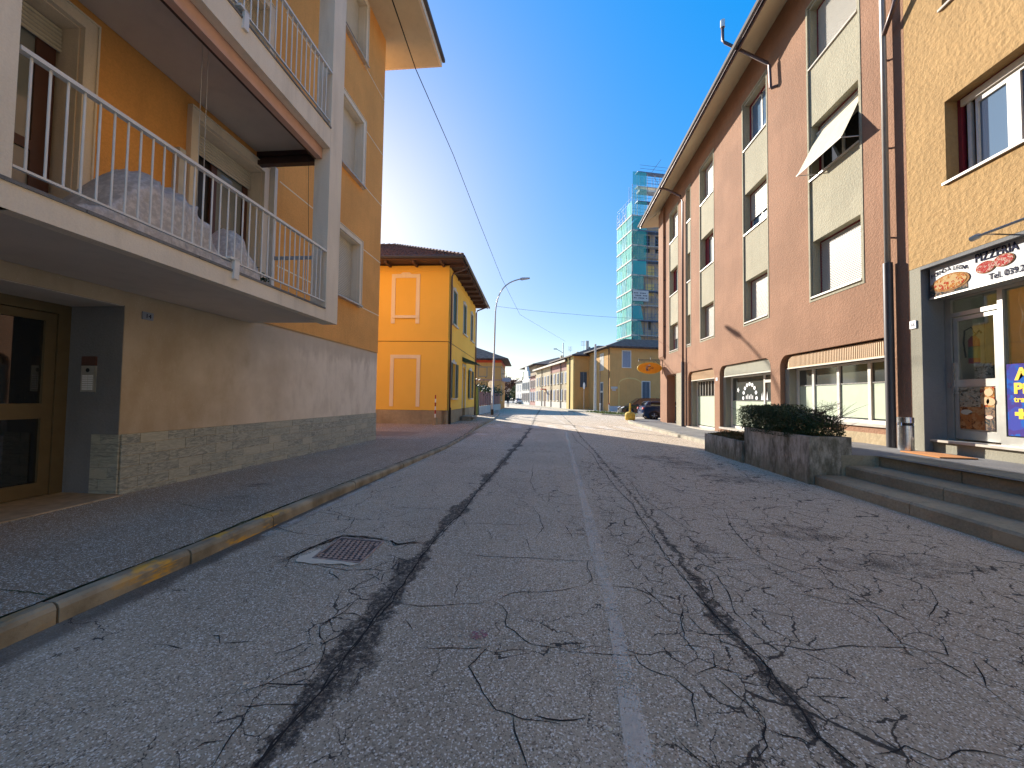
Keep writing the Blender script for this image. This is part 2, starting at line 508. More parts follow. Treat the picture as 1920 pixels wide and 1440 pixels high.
pizza_mat('leaflet', ((.7, .7, .7), (.5, .5, .5), (.05, .05, .05), (.75, .74, .72)), 40)

# ---------------------------------------------------------------- geometry helpers
XF = {}          # world matrix of each object (static)
def thing(name, label, cat, loc=(0, 0, 0), rz=0, group=None, kind=None):
    o = bpy.data.objects.new(name, None)
    o.empty_display_size = .2
    col.objects.link(o)
    o.location = loc
    o.rotation_euler = (0, 0, rz)
    XF[o.name] = Matrix.Translation(loc) @ Matrix.Rotation(rz, 4, 'Z')
    tag(o, label, cat, group, kind)
    return o
def tag(o, label=None, cat=None, group=None, kind=None):
    if label: o['label'] = label
    if cat: o['category'] = cat
    if group: o['group'] = group
    if kind: o['kind'] = kind
    return o

class Fr:
    """facade frame: u along the wall, d inward, z up"""
    def __init__(s, o, ut, n):
        s.o = Vector((o[0], o[1], 0)); s.u = Vector((ut[0], ut[1], 0)); s.n = Vector((n[0], n[1], 0))
    def p(s, u, d, z):
        return s.o + s.u * u + s.n * d + Vector((0, 0, z))
WORLD = Fr((0, 0), (0, 1), (1, 0))       # u = y, d = x

class MB:
    def __init__(s): s.v = []; s.f = []; s.m = []; s.cur = 0; s.sm = []
    def add(s, vs, fs, smooth=False):
        b = len(s.v)
        s.v += [Vector(q) for q in vs]
        for f in fs:
            s.f.append([b + i for i in f]); s.m.append(s.cur); s.sm.append(smooth)
        return s
    def box(s, F, u0, u1, d0, d1, z0, z1):
        vs = [F.p(u, d, z) for z in (z0, z1) for d in (d0, d1) for u in (u0, u1)]
        return s.add(vs, [(0, 1, 3, 2), (4, 6, 7, 5), (0, 4, 5, 1), (2, 3, 7, 6), (0, 2, 6, 4), (1, 5, 7, 3)])
    def wbox(s, x0, x1, y0, y1, z0, z1):
        return s.box(WORLD, y0, y1, x0, x1, z0, z1)
    def poly(s, F, pts, d0, d1):
        """prism of (u,z) polygon from depth d0 to d1"""
        k = len(pts)
        vs = [F.p(u, d0, z) for u, z in pts] + [F.p(u, d1, z) for u, z in pts]
        fs = [tuple(range(k)), tuple(range(2 * k - 1, k - 1, -1))]
        fs += [(i, (i + 1) % k, k + (i + 1) % k, k + i) for i in range(k)]
        return s.add(vs, fs)
    def flat(s, pts):
        return s.add(pts, [tuple(range(len(pts)))])
    def slab(s, pts, t):
        """polygon of xyz points, thickened downward"""
        k = len(pts)
        a = [Vector(p) for p in pts]; b = [p - Vector((0, 0, t)) for p in a]
        return s.add(a + b, [tuple(range(k)), tuple(range(2 * k - 1, k - 1, -1))] + [(i, (i + 1) % k, k + (i + 1) % k, k + i) for i in range(k)])
    def tube(s, path, r, n=8, cap=True):
        P = [Vector(p) for p in path]
        k = len(P); vs = []; fs = []
        for i, p in enumerate(P):
            d = (P[min(i + 1, k - 1)] - P[max(i - 1, 0)]).normalized()
            ref = Vector((0, 0, 1)) if abs(d.z) < .9 else Vector((0, 1, 0))
            a = d.cross(ref).normalized(); b = d.cross(a)
            rr = r[i] if isinstance(r, (list, tuple)) else r
            # mitre: keep width at bends
            vs += [p + (a * math.cos(2 * PI * j / n) + b * math.sin(2 * PI * j / n)) * rr for j in range(n)]
        for i in range(k - 1):
            for j in range(n):
                j2 = (j + 1) % n
                fs.append((i * n + j, i * n + j2, (i + 1) * n + j2, (i + 1) * n + j))
        if cap:
            fs.append(tuple(range(n))); fs.append(tuple(range((k - 1) * n, k * n)))
        return s.add(vs, fs, True)
    def cyl(s, c, r, h, n=24, r2=None):
        c = Vector(c); r2 = r if r2 is None else r2
        vs = [c + Vector((math.cos(2 * PI * j / n) * r, math.sin(2 * PI * j / n) * r, 0)) for j in range(n)]
        vs += [c + Vector((math.cos(2 * PI * j / n) * r2, math.sin(2 * PI * j / n) * r2, h)) for j in range(n)]
        fs = [(j, (j + 1) % n, n + (j + 1) % n, n + j) for j in range(n)]
        s.add(vs, fs, True); b = len(s.v) - 2 * n
        s.add(vs[:n], [tuple(range(n))]); s.add(vs[n:], [tuple(range(n))])
        return s
    def wall(s, F, u0, u1, z0, z1, holes, th=.3, d=0, back=True, edges=True):
        """wall with rectangular holes (u0,u1,z0,z1) and their reveals"""
        us = sorted({u0, u1, *[min(max(h[i], u0), u1) for h in holes for i in (0, 1)]})
        zs = sorted({z0, z1, *[min(max(h[i], z0), z1) for h in holes for i in (2, 3)]})
        solid = lambda a, b: not any(h[0] < a < h[1] and h[2] < b < h[3] for h in holes)
        for i in range(len(us) - 1):
            for j in range(len(zs) - 1):
                a, b, c, e = us[i], us[i + 1], zs[j], zs[j + 1]
                if solid((a + b) / 2, (c + e) / 2):
                    s.flat([F.p(a, d, c), F.p(b, d, c), F.p(b, d, e), F.p(a, d, e)])
                    if back: s.flat([F.p(a, d + th, c), F.p(a, d + th, e), F.p(b, d + th, e), F.p(b, d + th, c)])
        for h in holes:
            a, b, c, e = max(h[0], u0), min(h[1], u1), max(h[2], z0), min(h[3], z1)
            for q in (((a, c), (a, e)), ((b, c), (b, e)), ((a, c), (b, c)), ((a, e), (b, e))):
                (p1, q1), (p2, q2) = q
                s.flat([F.p(p1, d, q1), F.p(p2, d, q2), F.p(p2, d + th, q2), F.p(p1, d + th, q1)])
        if edges:
            for (p1, q1), (p2, q2) in (((u0, z0), (u0, z1)), ((u1, z0), (u1, z1)), ((u0, z1), (u1, z1))):
                s.flat([F.p(p1, d, q1), F.p(p2, d, q2), F.p(p2, d + th, q2), F.p(p1, d + th, q1)])
        return s
    def build(s, name, mats, parent=None, kind=None, bevel=0):
        me = bpy.data.meshes.new(name)
        M = XF[parent.name] if parent is not None else Matrix.Identity(4)
        Mi = M.inverted()
        me.from_pydata([Mi @ v for v in s.v], [], s.f)
        if isinstance(mats, str): mats = [mats]
        for q in mats: me.materials.append(MATS[q])
        if len(mats) > 1: me.polygons.foreach_set('material_index', s.m)
        if any(s.sm): me.polygons.foreach_set('use_smooth', s.sm)
        me.update()
        o = bpy.data.objects.new(name, me)
        col.objects.link(o)
        if parent is not None:
            o.parent = parent
        XF[o.name] = M
        if kind: o['kind'] = kind
        if bevel:
            b = o.modifiers.new('bevel', 'BEVEL'); b.width = bevel; b.segments = 2; b.limit_method = 'ANGLE'
        return o

def bx(name, mat, parent, F, *a, bevel=0, kind=None):
    return MB().box(F, *a).build(name, mat, parent, bevel=bevel, kind=kind)
def copy_at(o, delta, parent=None, scale=None):
    """copy of an object and its children, moved by a local offset, mesh data shared"""
    c = o.copy(); col.objects.link(c)
    if parent is not None: c.parent = parent
    c.location = Vector(o.location) + Vector(delta)
    if scale: c.scale = scale
    XF[c.name] = XF.get(o.name, Matrix.Identity(4))
    for ch in o.children:
        k = ch.copy(); col.objects.link(k); k.parent = c
        for g in ch.children:
            h = g.copy(); col.objects.link(h); h.parent = k
    return c
def text(name, s, size, mat, parent, origin, xdir, zdir, depth=.004, shear=0, bold=0, align='LEFT', xs=1):
    cu = bpy.data.curves.new(name, 'FONT')
    cu.body = s; cu.size = size; cu.extrude = depth / 2; cu.shear = shear; cu.offset = bold; cu.align_x = align
    tmp = bpy.data.objects.new('tmp', cu)
    col.objects.link(tmp)
    dg = bpy.context.evaluated_depsgraph_get()
    me = bpy.data.meshes.new_from_object(tmp.evaluated_get(dg))
    bpy.data.objects.remove(tmp)
    X = Vector(xdir).normalized(); Z = Vector(zdir).normalized(); Nn = X.cross(Z)
    M = Matrix(((X.x, Z.x, Nn.x, origin[0]), (X.y, Z.y, Nn.y, origin[1]), (X.z, Z.z, Nn.z, origin[2]), (0, 0, 0, 1)))
    me.transform(Matrix.Diagonal((xs, 1, 1, 1)))
    me.transform((XF[parent.name].inverted() if parent is not None else Matrix.Identity(4)) @ M)
    me.materials.clear(); me.materials.append(MATS[mat])
    o = bpy.data.objects.new(name, me); col.objects.link(o)
    if parent is not None: o.parent = parent
    return o
def struct(name, mb, mats, parent=None):
    o = mb.build(name, mats, parent)
    if parent is None: o['kind'] = 'structure'
    return o
def interp(pts, y):
    for (x0, y0), (x1, y1) in zip(pts, pts[1:]):
        if y <= y1: return x0 + (x1 - x0) * (y - y0) / (y1 - y0)
    return pts[-1][0]

# ================================================================ ground, road, pavements
KERB_L = [(-3.15, -12), (-3.15, 2), (-3.1, 3.2), (-3.08, 5), (-2.98, 8), (-2.88, 11), (-2.95, 13), (-3.2, 16.5), (-3.42, 21), (-3.5, 25), (-3.9, 31), (-4.6, 38), (-6.2, 48), (-8.6, 58), (-14, 78), (-22, 105)]
def zl(y):        # height of the left pavement over the road
    return max(.02, min(.12, .12 - (y - 5) * .010)) if y < 15 else (.03 if y < 17 else .10)
def kx(y): return interp(KERB_L, y)

mb = MB(); mb.flat([(-400, -120, -.03), (400, -120, -.03), (400, 700, -.03), (-400, 700, -.03)])
struct('ground', mb, 'asphalt_far')
mb = MB()
ys = [-12 + i * 1.0 for i in range(118)]
for a, b in zip(ys, ys[1:]):
    ra = 7.9 if a < 27.5 else 26; rb = ra
    if a > 44: ra = rb = interp([(2.9, 44), (0, 55), (-10, 90), (-16, 110)], a) ; rb = interp([(2.9, 44), (0, 55), (-10, 90), (-16, 110)], b)
    mb.flat([(kx(a) - .05, a, 0), (ra, a, 0), (rb, b, 0), (kx(b) - .05, b, 0)])
road = struct('road', mb, 'asphalt')

# left pavement: asphalt between kerb and walls
def wallx(y):
    if y < 12.75: return -5.79
    if y < 19.5: return -9.5
    return -5.1 - (y - 19.5) * .035 if y < 55 else -8 - (y - 55) * .35
mb = MB()
ys = [-12, -8, -4, 0, 2, 3, 4, 4.72, 5.5, 6.5, 7.5, 8.5, 9.5, 10.5, 11.5, 12.75, 12.76, 14, 15.5, 17, 18.3, 19.49, 19.51, 21, 23, 25, 28, 31, 34, 38, 43, 48, 55, 60, 70, 85, 104]
for a, b in zip(ys, ys[1:]):
    mb.flat([(wallx(a + .001) - .02, a, zl(a) - .02), (kx(a) - .108, a, zl(a)), (kx(b) - .108, b, zl(b)), (wallx(b - .001) - .02, b, zl(b) - .02)])
pav_l = struct('left_pavement', mb, 'pavement_asphalt')
mb = MB()
mb.flat([(-22, 12.7, -.02), (-5.15, 12.7, .018), (-5.1, 19.6, .05), (-22, 19.6, .03)])
struct('yard', mb, 'yard_dirt')
# seam of dark earth and moss behind the kerb, and a few long cracks of the pavement
kb = thing('left_kerb', None, None, (-3.1, 0, 0)); kb['kind'] = 'structure'
y = -6.2
joints = [2.28, 3.18, 4.19, 5.06]
while y < 2.2:
    joints.append(round(y, 2)); y += .94
y = 5.06
while y < 25: y += .96; joints.append(y)
joints.sort()
for a, b in zip(joints, joints[1:]):
    m = MB(); g = .008
    for (p, q) in ((a + g, b - g),):
        dx = rnd.uniform(-.006, .006); dz = rnd.uniform(-.006, .004)
        xa, xb = kx(p) + dx, kx(q) + dx
        za, zb = zl(p) + .012 + dz, zl(q) + .012 + dz
        prof = lambda x, z: [(x - .11, -.02), (x, -.02), (x, z - .04), (x - .012, z - .014), (x - .035, z), (x - .11, z)]
        A = [Vector((u, p, v)) for u, v in prof(xa, za)]; B = [Vector((u, q, v)) for u, v in prof(xb, zb)]
        k = 6
        m.add(A + B, [tuple(range(k)), tuple(range(2 * k - 1, k - 1, -1))] + [(i, (i + 1) % k, k + (i + 1) % k, k + i) for i in range(k)])
    m.build('kerb_stone', 'kerb', kb)
m = MB()
ys = [joints[-1] + i * 2.2 for i in range(35)]
for a, b in zip(ys, ys[1:]):
    za, zb = zl(a) + .01, zl(b) + .01
    A = [Vector((kx(a) + u, a, v)) for u, v in ((-.15, -.02), (0, -.02), (0, za), (-.15, za))]
    B = [Vector((kx(b) + u, b, v)) for u, v in ((-.15, -.02), (0, -.02), (0, zb), (-.15, zb))]
    m.add(A + B, [(0, 1, 2, 3), (7, 6, 5, 4)] + [(i, (i + 1) % 4, 4 + (i + 1) % 4, 4 + i) for i in range(4)])
m.build('kerb_run', 'kerb_plain', kb, kind='stuff')

# right side: terrace, steps, pavement
def zf(y): return .55 if y < 10 else max(.06, .55 - (y - 10) * .049)
def zk(y): return .12 if y < 26 else .1
KERB_R = [(5.42, 12.15), (5.36, 14.4), (5.22, 18), (5.15, 22), (5.2, 25), (5.5, 27.2), (6.3, 28.6), (7.6, 29.2), (12, 29.4), (26, 29.6)]
mb = MB()
mb.flat([(5.9, -8, .55), (7.95, -8, .55), (7.95, 7.55, .55), (5.9, 7.55, .55)])
mb.flat([(5.3, 7.55, .55), (7.95, 7.55, .55), (7.95, 10.0, .55), (5.3, 10.0, .55)])
ys = [10, 10.7, 11.4, 12.15, 13, 14.4, 16, 18, 20, 22, 23.5, 25, 26.2]
for a, b in zip(ys, ys[1:]):
    xa = 5.3 if a < 12.1 else interp(KERB_R, a) + .12; xb = 5.3 if b < 12.1 else interp(KERB_R, b) + .12
    za = zf(a) - .01 if a < 12.1 else zk(a); zb = zf(b) - .01 if b < 12.1 else zk(b)
    # two strips: low by the kerb, rising at the wall
    m_ = 6.3
    zma, zmb = (za * .6 + zf(a) * .4), (zb * .6 + zf(b) * .4)
    mb.flat([(xa, a, za), (m_, a, zma), (m_, b, zmb), (xb, b, zb)])
    mb.flat([(m_, a, zma), (7.95, a, zf(a)), (7.95, b, zf(b)), (m_, b, zmb)])
mb.flat([(5.32, 26.2, .1), (12.5, 26.2, .07), (12.5, 29.2, .07), (7.6, 29.1, .1), (6.4, 28.5, .1), (5.6, 27.2, .1)])
mb.flat([(7.95, 23.0, .07), (12.5, 23.0, .07), (12.5, 26.2, .07), (7.95, 26.2, .07)])
struct('right_pavement', mb, 'terrace_paving')
kr = thing('right_kerb', None, None, (5.3, 12, 0)); kr['kind'] = 'structure'
pts = []
for (x0, y0), (x1, y1) in zip(KERB_R[:8], KERB_R[1:8]):
    L = math.hypot(x1 - x0, y1 - y0); k = max(1, round(L / 1.0))
    for i in range(k): pts.append((x0 + (x1 - x0) * i / k, y0 + (y1 - y0) * i / k))
pts.append(KERB_R[7])
for (x0, y0), (x1, y1) in zip(pts, pts[1:]):
    d = Vector((x1 - x0, y1 - y0, 0)); L = d.length; d.normalize(); nn = Vector((d.y, -d.x, 0))
    F = Fr((x0, y0), (d.x, d.y), (nn.x, nn.y))
    m = MB().box(F, .006, L - .006, 0, .27, -.02, .125 + rnd.uniform(-.005, .005))
    m.build('kerb_stone', 'kerb_plain', kr)
MB().wbox(5.32, 6.4, 7.553, 7.60, -.02, .548).build('terrace_end', 'step_stone')['kind'] = 'structure'
st = thing('stone_steps', 'worn grey stone steps climbing from the road to the pizza shop terrace', 'steps', (5.4, 3, 0))
for k, (x, z0, z1) in enumerate(((4.86, -.02, .18), (5.38, .16, .365), (5.95, .34, .56))):
    y = 7.55; L = [1.9, 1.7, 1.45][k]; i = 0
    while y > -7:
        y2 = y - L - rnd.uniform(-.1, .25)
        j = rnd.uniform(-.008, .008)
        m = MB()
        prof = [(x + j, z0), (x + j, z1 - .03), (x + j + .025, z1), (x + .56, z1), (x + .56, z0)]
        A = [Vector((u, y - .006, v)) for u, v in prof]; B = [Vector((u, y2 + .006, v)) for u, v in prof]
        m.add(A + B, [tuple(range(5)), (9, 8, 7, 6, 5)] + [(q, (q + 1) % 5, 5 + (q + 1) % 5, 5 + q) for q in range(5)])
        m.build('step_block', 'step_stone', st)
        y = y2; L = 1.75 + rnd.uniform(-.2, .4); i += 1
# yellow paint on the end of the lowest step
MB().wbox(4.845, 4.857, 4.35, 4.72, .02, .15).build('paint_patch', 'kerb', st)

# concrete planters with shrubs
pl = thing('tall_planter', 'tall stained concrete planter box beside the steps, filled with a dark hedge', 'planter', (5.1, 8.7, 0))
m = MB()
for a in ((4.78, 5.50, 7.56, 7.68), (4.78, 5.50, 9.78, 9.90), (4.78, 4.90, 7.68, 9.78), (5.38, 5.50, 7.68, 9.78)):
    m.wbox(a[0], a[1], a[2], a[3], -.02, .87)
m.build('box', 'planter_concrete', pl)
MB().wbox(4.9, 5.38, 7.68, 9.78, .3, .80).build('soil', 'soil', pl)
p2 = thing('low_planter', 'low dark concrete planter with dry brown grass, farther from the steps', 'planter', (5.1, 11, 0))
m = MB()
for a in ((4.72, 5.46, 9.905, 10.0), (4.72, 5.46, 12.0, 12.12), (4.72, 4.84, 10.0, 12.0), (5.34, 5.46, 10.0, 12.0)):
    m.wbox(a[0], a[1], a[2], a[3], -.02, .52)
m.build('box', 'planter_concrete', p2)
MB().wbox(4.84, 5.34, 10.0, 12.0, .2, .47).build('soil', 'soil', p2)

def leaves(name, mat, boxfn, n, size, parent=None, seed=3, flat=.5, z_up=.3):
    R = random.Random(seed); V = []; Fc = []
    for i in range(n):
        p = boxfn(R)
        if p is None: continue
        a = Vector((R.gauss(0, 1), R.gauss(0, 1), R.gauss(0, 1) * flat + z_up)).normalized()
        b = a.cross(Vector((R.gauss(0, 1), R.gauss(0, 1), R.gauss(0, 1)))).normalized()
        s_ = size * R.uniform(.6, 1.3)
        k = len(V)
        V += [p - b * s_ * .35, p + a * s_, p + b * s_ * .35, p - a * s_ * .3]
        Fc.append((k, k + 1, k + 2, k + 3))
    m = MB(); m.v = V; m.f = Fc; m.m = [0] * len(Fc); m.sm = [False] * len(Fc)
    return m.build(name, mat, parent)
# hedge: broad flat-topped juniper, ragged at the ends
def hedge_pt(R):
    y = R.uniform(7.62, 10.35); t = (y - 7.62) / 2.73
    top = 1.40 - .30 * max(0, 1 - t * 3.2) ** 1.5 - .05 * max(0, t - .8) * 5 + .035 * math.sin(y * 5.1) + .02 * math.sin(y * 13)
    bot = .80 + .10 * max(0, t - .88) * 6 + .12 * max(0, .1 - t) * 8
    c = 5.14 + .05 * math.sin(y * 2); hw = .40 * (1 - .25 * max(0, 1 - t * 4))
    x = c + R.uniform(-1, 1) * hw; z = R.uniform(bot, top)
    # shell more than core, ragged surface
    e = max(abs(x - c) / hw, (z - bot) / (top - bot) * .98)
    lump = .5 + .5 * math.sin(x * 9 + y * 6.3) * math.cos(z * 11 + y * 3.7)
    if e < .55 and R.random() > .25: return None
    if e > .82 and lump < .28: return None
    return Vector((x, y, z))
hg = thing('hedge', 'dark green flat-topped juniper hedge spilling over the tall concrete planter', 'hedge', (5.14, 8.8, .8))
o = leaves('foliage', 'leaf_hedge', hedge_pt, 52000, .026, hg, 5); o['kind'] = 'stuff'
R = random.Random(9); m = MB()
for i in range(230):
    y = R.uniform(7.35, 10.2); x = 5.14 + R.uniform(-.2, .2); z = R.uniform(.85, 1.25)
    dy = (-1 if R.random() < .5 else 1) * R.uniform(.05, .3); ex = (x - 5.14) * 1.3 + R.uniform(-.2, .2)
    zt = min(1.43 + R.uniform(-.05, .10), z + R.uniform(.1, .35))
    m.tube([(x, y, z), (x + ex * .5, y + dy * .5, (z + zt) / 2 + .02), (x + ex, y + dy, zt)], [.004, .003, .0012], 4, False)
for i in range(26):
    y = R.uniform(7.4, 7.75); m.tube([(5.1, y + .2, 1.25), (5.1 + R.uniform(-.2, .2), y - .05, 1.4), (5.1 + R.uniform(-.25, .25), y - .12, 1.42 + R.uniform(0, .12))], [.004, .003, .001], 4, False)
m.tube([(5.15, 8.9, .75), (5.12, 8.8, 1.0), (5.16, 8.6, 1.2)], [.03, .02, .012], 6)
m.tube([(5.1, 8.2, .75), (5.12, 8.05, 1.0), (5.13, 7.8, 1.15)], [.025, .018, .01], 6)
m.build('twigs', 'bark', hg)['kind'] = 'stuff'
def dry_pt(R):
    y = R.uniform(10.02, 12.0); x = R.uniform(4.75, 5.4); t = (y - 10.0) / 2
    top = .50 + .20 * math.sin(min(1, max(0, t)) * PI) ** .7 * (.7 + .3 * math.sin(y * 7 + x * 5))
    return Vector((x, y, R.uniform(.46, top)))
dg_ = thing('dry_shrub', 'low brown and olive dry ground shrub in the low planter', 'shrub', (5.1, 11, .5))
leaves('foliage', 'leaf_dry', dry_pt, 9000, .032, dg_, 8, 1.0, .6)['kind'] = 'stuff'

# ---------------------------------------------------------------- cracks in the road
CR = [[(-0.82,17.17),(-0.87,12.71),(-0.98,10.27),(-1.01,8.76),(-1.04,7.12),(-1.09,6.39),(-1.1,5.56),(-1.09,4.92),(-1.14,4.4),(-1.14,3.7),(-1.15,3.35),(-1.13,3.06),(-1.14,2.85),(-1.13,2.63),(-1.13,2.45),(-1.14,2.26),(-1.14,2.08),(-1.12,1.91),(-1.14,1.76),(-1.15,1.63),(-1.15,1.51)],[(1.09,17.11),(1.05,14.1),(1.17,12.29),(1.26,10.69),(1.18,9.0),(1.21,7.78),(1.18,6.74),(1.23,5.75),(1.2,5.12),(1.19,4.53),(1.17,3.93),(1.16,3.53),(1.17,3.25),(1.19,2.94),(1.21,2.75),(1.24,2.55),(1.25,2.34),(1.25,2.2),(1.25,2.06),(1.24,1.91),(1.26,1.81),(1.27,1.77)],[(-1.11,2.78),(-1.02,2.77),(-0.88,2.75),(-0.73,2.78),(-0.58,2.82),(-0.45,2.85),(-0.38,2.88)],[(-0.38,2.88),(-0.25,3.02),(-0.09,3.05),(0.12,3.1),(0.32,3.21)],[(-0.38,2.88),(-0.31,2.83),(-0.26,2.74),(-0.25,2.58),(-0.15,2.48),(-0.07,2.41),(0.09,2.4),(0.14,2.37)],[(0.14,2.37),(0.25,2.37),(0.36,2.37),(0.53,2.38),(0.54,2.31),(0.59,2.26),(0.7,2.22),(0.76,2.11),(0.73,2.01),(0.71,1.91),(0.65,1.89)],[(0.37,2.43),(0.47,2.47),(0.56,2.39),(0.69,2.43),(0.81,2.45),(0.87,2.41)],[(0.14,2.37),(0.29,2.44),(0.37,2.43)],[(0.32,3.21),(0.39,3.33),(0.37,3.54),(0.4,3.71)],[(0.38,3.24),(0.5,3.22),(0.71,3.21),(0.87,3.05)],[(-0.1,2.36),(-0.19,2.35),(-0.28,2.31),(-0.38,2.35),(-0.73,2.3)],[(-0.32,2.43),(-0.34,2.35),(-0.42,2.18),(-0.31,2.0),(-0.23,1.9),(-0.1,1.86),(0.08,1.85)],[(-0.15,1.91),(-0.13,1.79),(-0.1,1.72),(-0.06,1.62)],[(-0.05,1.89),(0.08,1.87),(0.2,1.9)],[(-2.12,5.14),(-1.89,5.12),(-1.44,5.11)],[(-2.89,4.78),(-2.2,4.55)],[(-3.16,4.22),(-2.67,4.02),(-2.4,3.99),(-2.26,4.16)],[(-2.21,4.08),(-2.28,4.44),(-2.35,4.63)],[(-2.56,3.4),(-2.27,3.44),(-2.07,3.4)],[(-2.36,3.46),(-2.26,3.24),(-2.12,3.18)],[(-2.06,3.31),(-1.69,3.23),(-1.48,3.28),(-1.39,3.35)],[(-1.83,3.21),(-1.81,3.16),(-1.62,3.04)],[(-2.09,2.28),(-2.01,2.28),(-1.94,2.21),(-1.78,2.25)],[(-2.32,2.16),(-2.22,2.16),(-2.11,2.14)],[(-1.53,3.93),(-1.41,4.0),(-1.28,4.12),(-1.22,4.25)],[(-1.45,3.67),(-1.37,3.88),(-1.21,3.93)],[(-1.35,3.38),(-1.4,3.55),(-1.2,3.49),(-1.13,3.52)],[(-1.49,3.2),(-1.32,3.08),(-1.36,3.25),(-1.29,3.23)],[(-1.38,2.82),(-1.42,2.91),(-1.33,2.87)],[(-1.38,2.82),(-1.38,2.64),(-1.45,2.44),(-1.39,2.34),(-1.31,2.27),(-1.26,2.37),(-1.21,2.44)],[(-1.4,2.6),(-1.31,2.61),(-1.13,2.52)],[(-1.31,2.27),(-1.26,2.15),(-1.25,2.11)],[(-1.52,1.86),(-1.43,1.94),(-1.26,1.95),(-1.16,1.97)],[(-1.44,1.91),(-1.38,2.02),(-1.26,2.13)],[(-1.49,1.79),(-1.4,1.79),(-1.26,1.82),(-1.17,1.83)],[(-1.41,1.79),(-1.37,1.69),(-1.35,1.58),(-1.32,1.49)],[(-1.37,1.61),(-1.45,1.59),(-1.47,1.55)],[(-1.61,1.84),(-1.54,1.86),(-1.56,1.95)],[(-0.94,2.59),(-0.88,2.52),(-0.84,2.47)],[(1.33,5.25),(1.11,5.34),(0.96,5.71)],[(1.54,7.44),(1.46,6.08),(1.56,5.35),(1.64,4.86),(1.66,4.59)],[(2.47,5.73),(2.22,4.94),(2.05,4.11),(2.05,3.92)],[(2.08,3.98),(1.74,3.88),(1.53,3.83)],[(2.05,4.11),(2.09,3.83),(2.23,3.61),(2.33,3.52)],[(2.33,3.52),(2.35,3.34),(2.34,3.04),(2.29,2.89),(2.23,2.69),(2.29,2.62),(2.32,2.44),(2.33,2.32),(2.31,2.18),(2.32,2.15)],[(1.92,3.29),(2.08,3.23),(2.21,3.15),(2.32,3.14)],[(2.32,3.14),(2.44,3.12),(2.51,2.99),(2.61,2.88)],[(1.37,2.57),(1.49,2.57),(1.63,2.55),(1.82,2.61),(2.05,2.63),(2.21,2.64),(2.29,2.62)],[(2.29,2.62),(2.4,2.59),(2.46,2.67),(2.52,2.81)],[(2.51,2.57),(2.44,2.46),(2.33,2.32)],[(1.32,2.16),(1.41,2.16),(1.56,2.17)],[(1.41,1.84),(1.58,1.9),(1.66,1.84),(1.8,1.9),(1.92,1.9),(2.01,1.87)],[(-0.67,2.87),(-0.7,3.07),(-0.68,3.16)],[(3.08,3.66),(3.13,3.53),(2.96,3.26),(2.67,3.01)],[(1.27,2.44),(1.23,2.28),(1.17,2.2),(1.19,2.09)],[(0.78,3.24),(0.86,2.94),(0.89,2.87),(0.99,2.85),(1.08,2.89)],[(0.89,3.05),(0.99,2.95),(0.93,2.81),(0.87,2.54)],[(0.99,2.85),(1.04,2.64),(1.22,2.66)],[(1.44,3.72),(1.47,3.51),(1.43,3.24),(1.34,2.92),(1.36,2.73),(1.37,2.57)],[(1.47,3.51),(1.36,3.4),(1.29,3.14),(1.08,2.89)],[(0.81,2.51),(1.0,2.5),(0.96,2.33),(0.83,2.26)],[(0.96,2.33),(1.1,2.27),(1.25,2.34)],[(1.06,2.61),(1.21,2.5)],[(0.92,2.25),(0.97,2.14),(1.04,1.99),(0.97,1.83),(0.9,1.77),(0.79,1.77)],[(1.02,1.92),(1.14,1.89),(1.18,1.85)],[(0.59,1.83),(0.65,1.73),(0.68,1.7)],[(0.79,1.77),(0.77,1.71)],[(-2.79,11.48),(-1.92,11.17),(-0.98,11.01),(0.53,10.97)],[(-1.13,5.92),(-0.69,5.99),(-0.31,5.82)],[(-1.09,4.56),(-0.78,4.6),(-0.3,4.62),(-0.15,4.68)],[(-0.29,8.88),(-0.27,6.93),(-0.16,6.17)],[(0.05,6.2),(0.05,5.66),(0.5,5.56)],[(-0.17,5.41),(-0.09,5.05),(-0.02,4.55),(-0.1,4.2)],[(0.23,4.68),(0.3,4.25)],[(-0.21,4.18),(-0.14,3.83),(-0.12,3.83)],[(-0.83,3.73),(-0.62,3.68),(-0.31,3.68),(0.09,3.67),(0.58,3.7)],[(1.4,5.38),(1.75,5.63),(2.17,5.61)],[(-3.97,2.59),(-4.1,2.62)]]
def ribbon(m, pts, wdt, z, R, taper=True):
    """thin irregular dark strip along pts (x, y)"""
    P = [Vector((a, b, 0)) for a, b in pts]
    Q = [P[0]]
    for a, b in zip(P, P[1:]):
        L = (b - a).length; k = max(1, int(L / .05)); d = (b - a); nn = Vector((-d.y, d.x, 0)).normalized()
        off = 0
        for i in range(1, k + 1):
            off = off * .7 + R.gauss(0, .005)
            Q.append(a + d * i / k + nn * (off if i < k else 0))
    k = len(Q); V = []
    for i, q in enumerate(Q):
        d = Q[min(i + 1, k - 1)] - Q[max(i - 1, 0)]
        nn = Vector((-d.y, d.x, 0)).normalized()
        ww = wdt * R.uniform(.35, 1.3)
        if taper: ww *= min(1, .25 + 4 * min(i, k - 1 - i) / k)
        V += [q + nn * ww * .5 + Vector((0, 0, z)), q - nn * ww * .5 + Vector((0, 0, z))]
    m.add(V, [(2 * i, 2 * i + 1, 2 * i + 3, 2 * i + 2) for i in range(k - 1)])
R = random.Random(11)
m = MB()
for i, l in enumerate(CR):
    far = sum(q[1] for q in l) / len(l)
    l = [q for q in l if q[1] < 18 or i < 2]
    if i < 2:
        for k in range(2):
            ll = [(x + R.gauss(0, .012), y) for x, y in l]
            ribbon(m, ll, .012 if i == 0 else .008, .002 + k * .0004, R, False)
    else:
        ribbon(m, l, .0062 + .0005 * far, .0024, R)
o = m.build('road_cracks', 'crack_dark'); tag(o, kind='stuff')
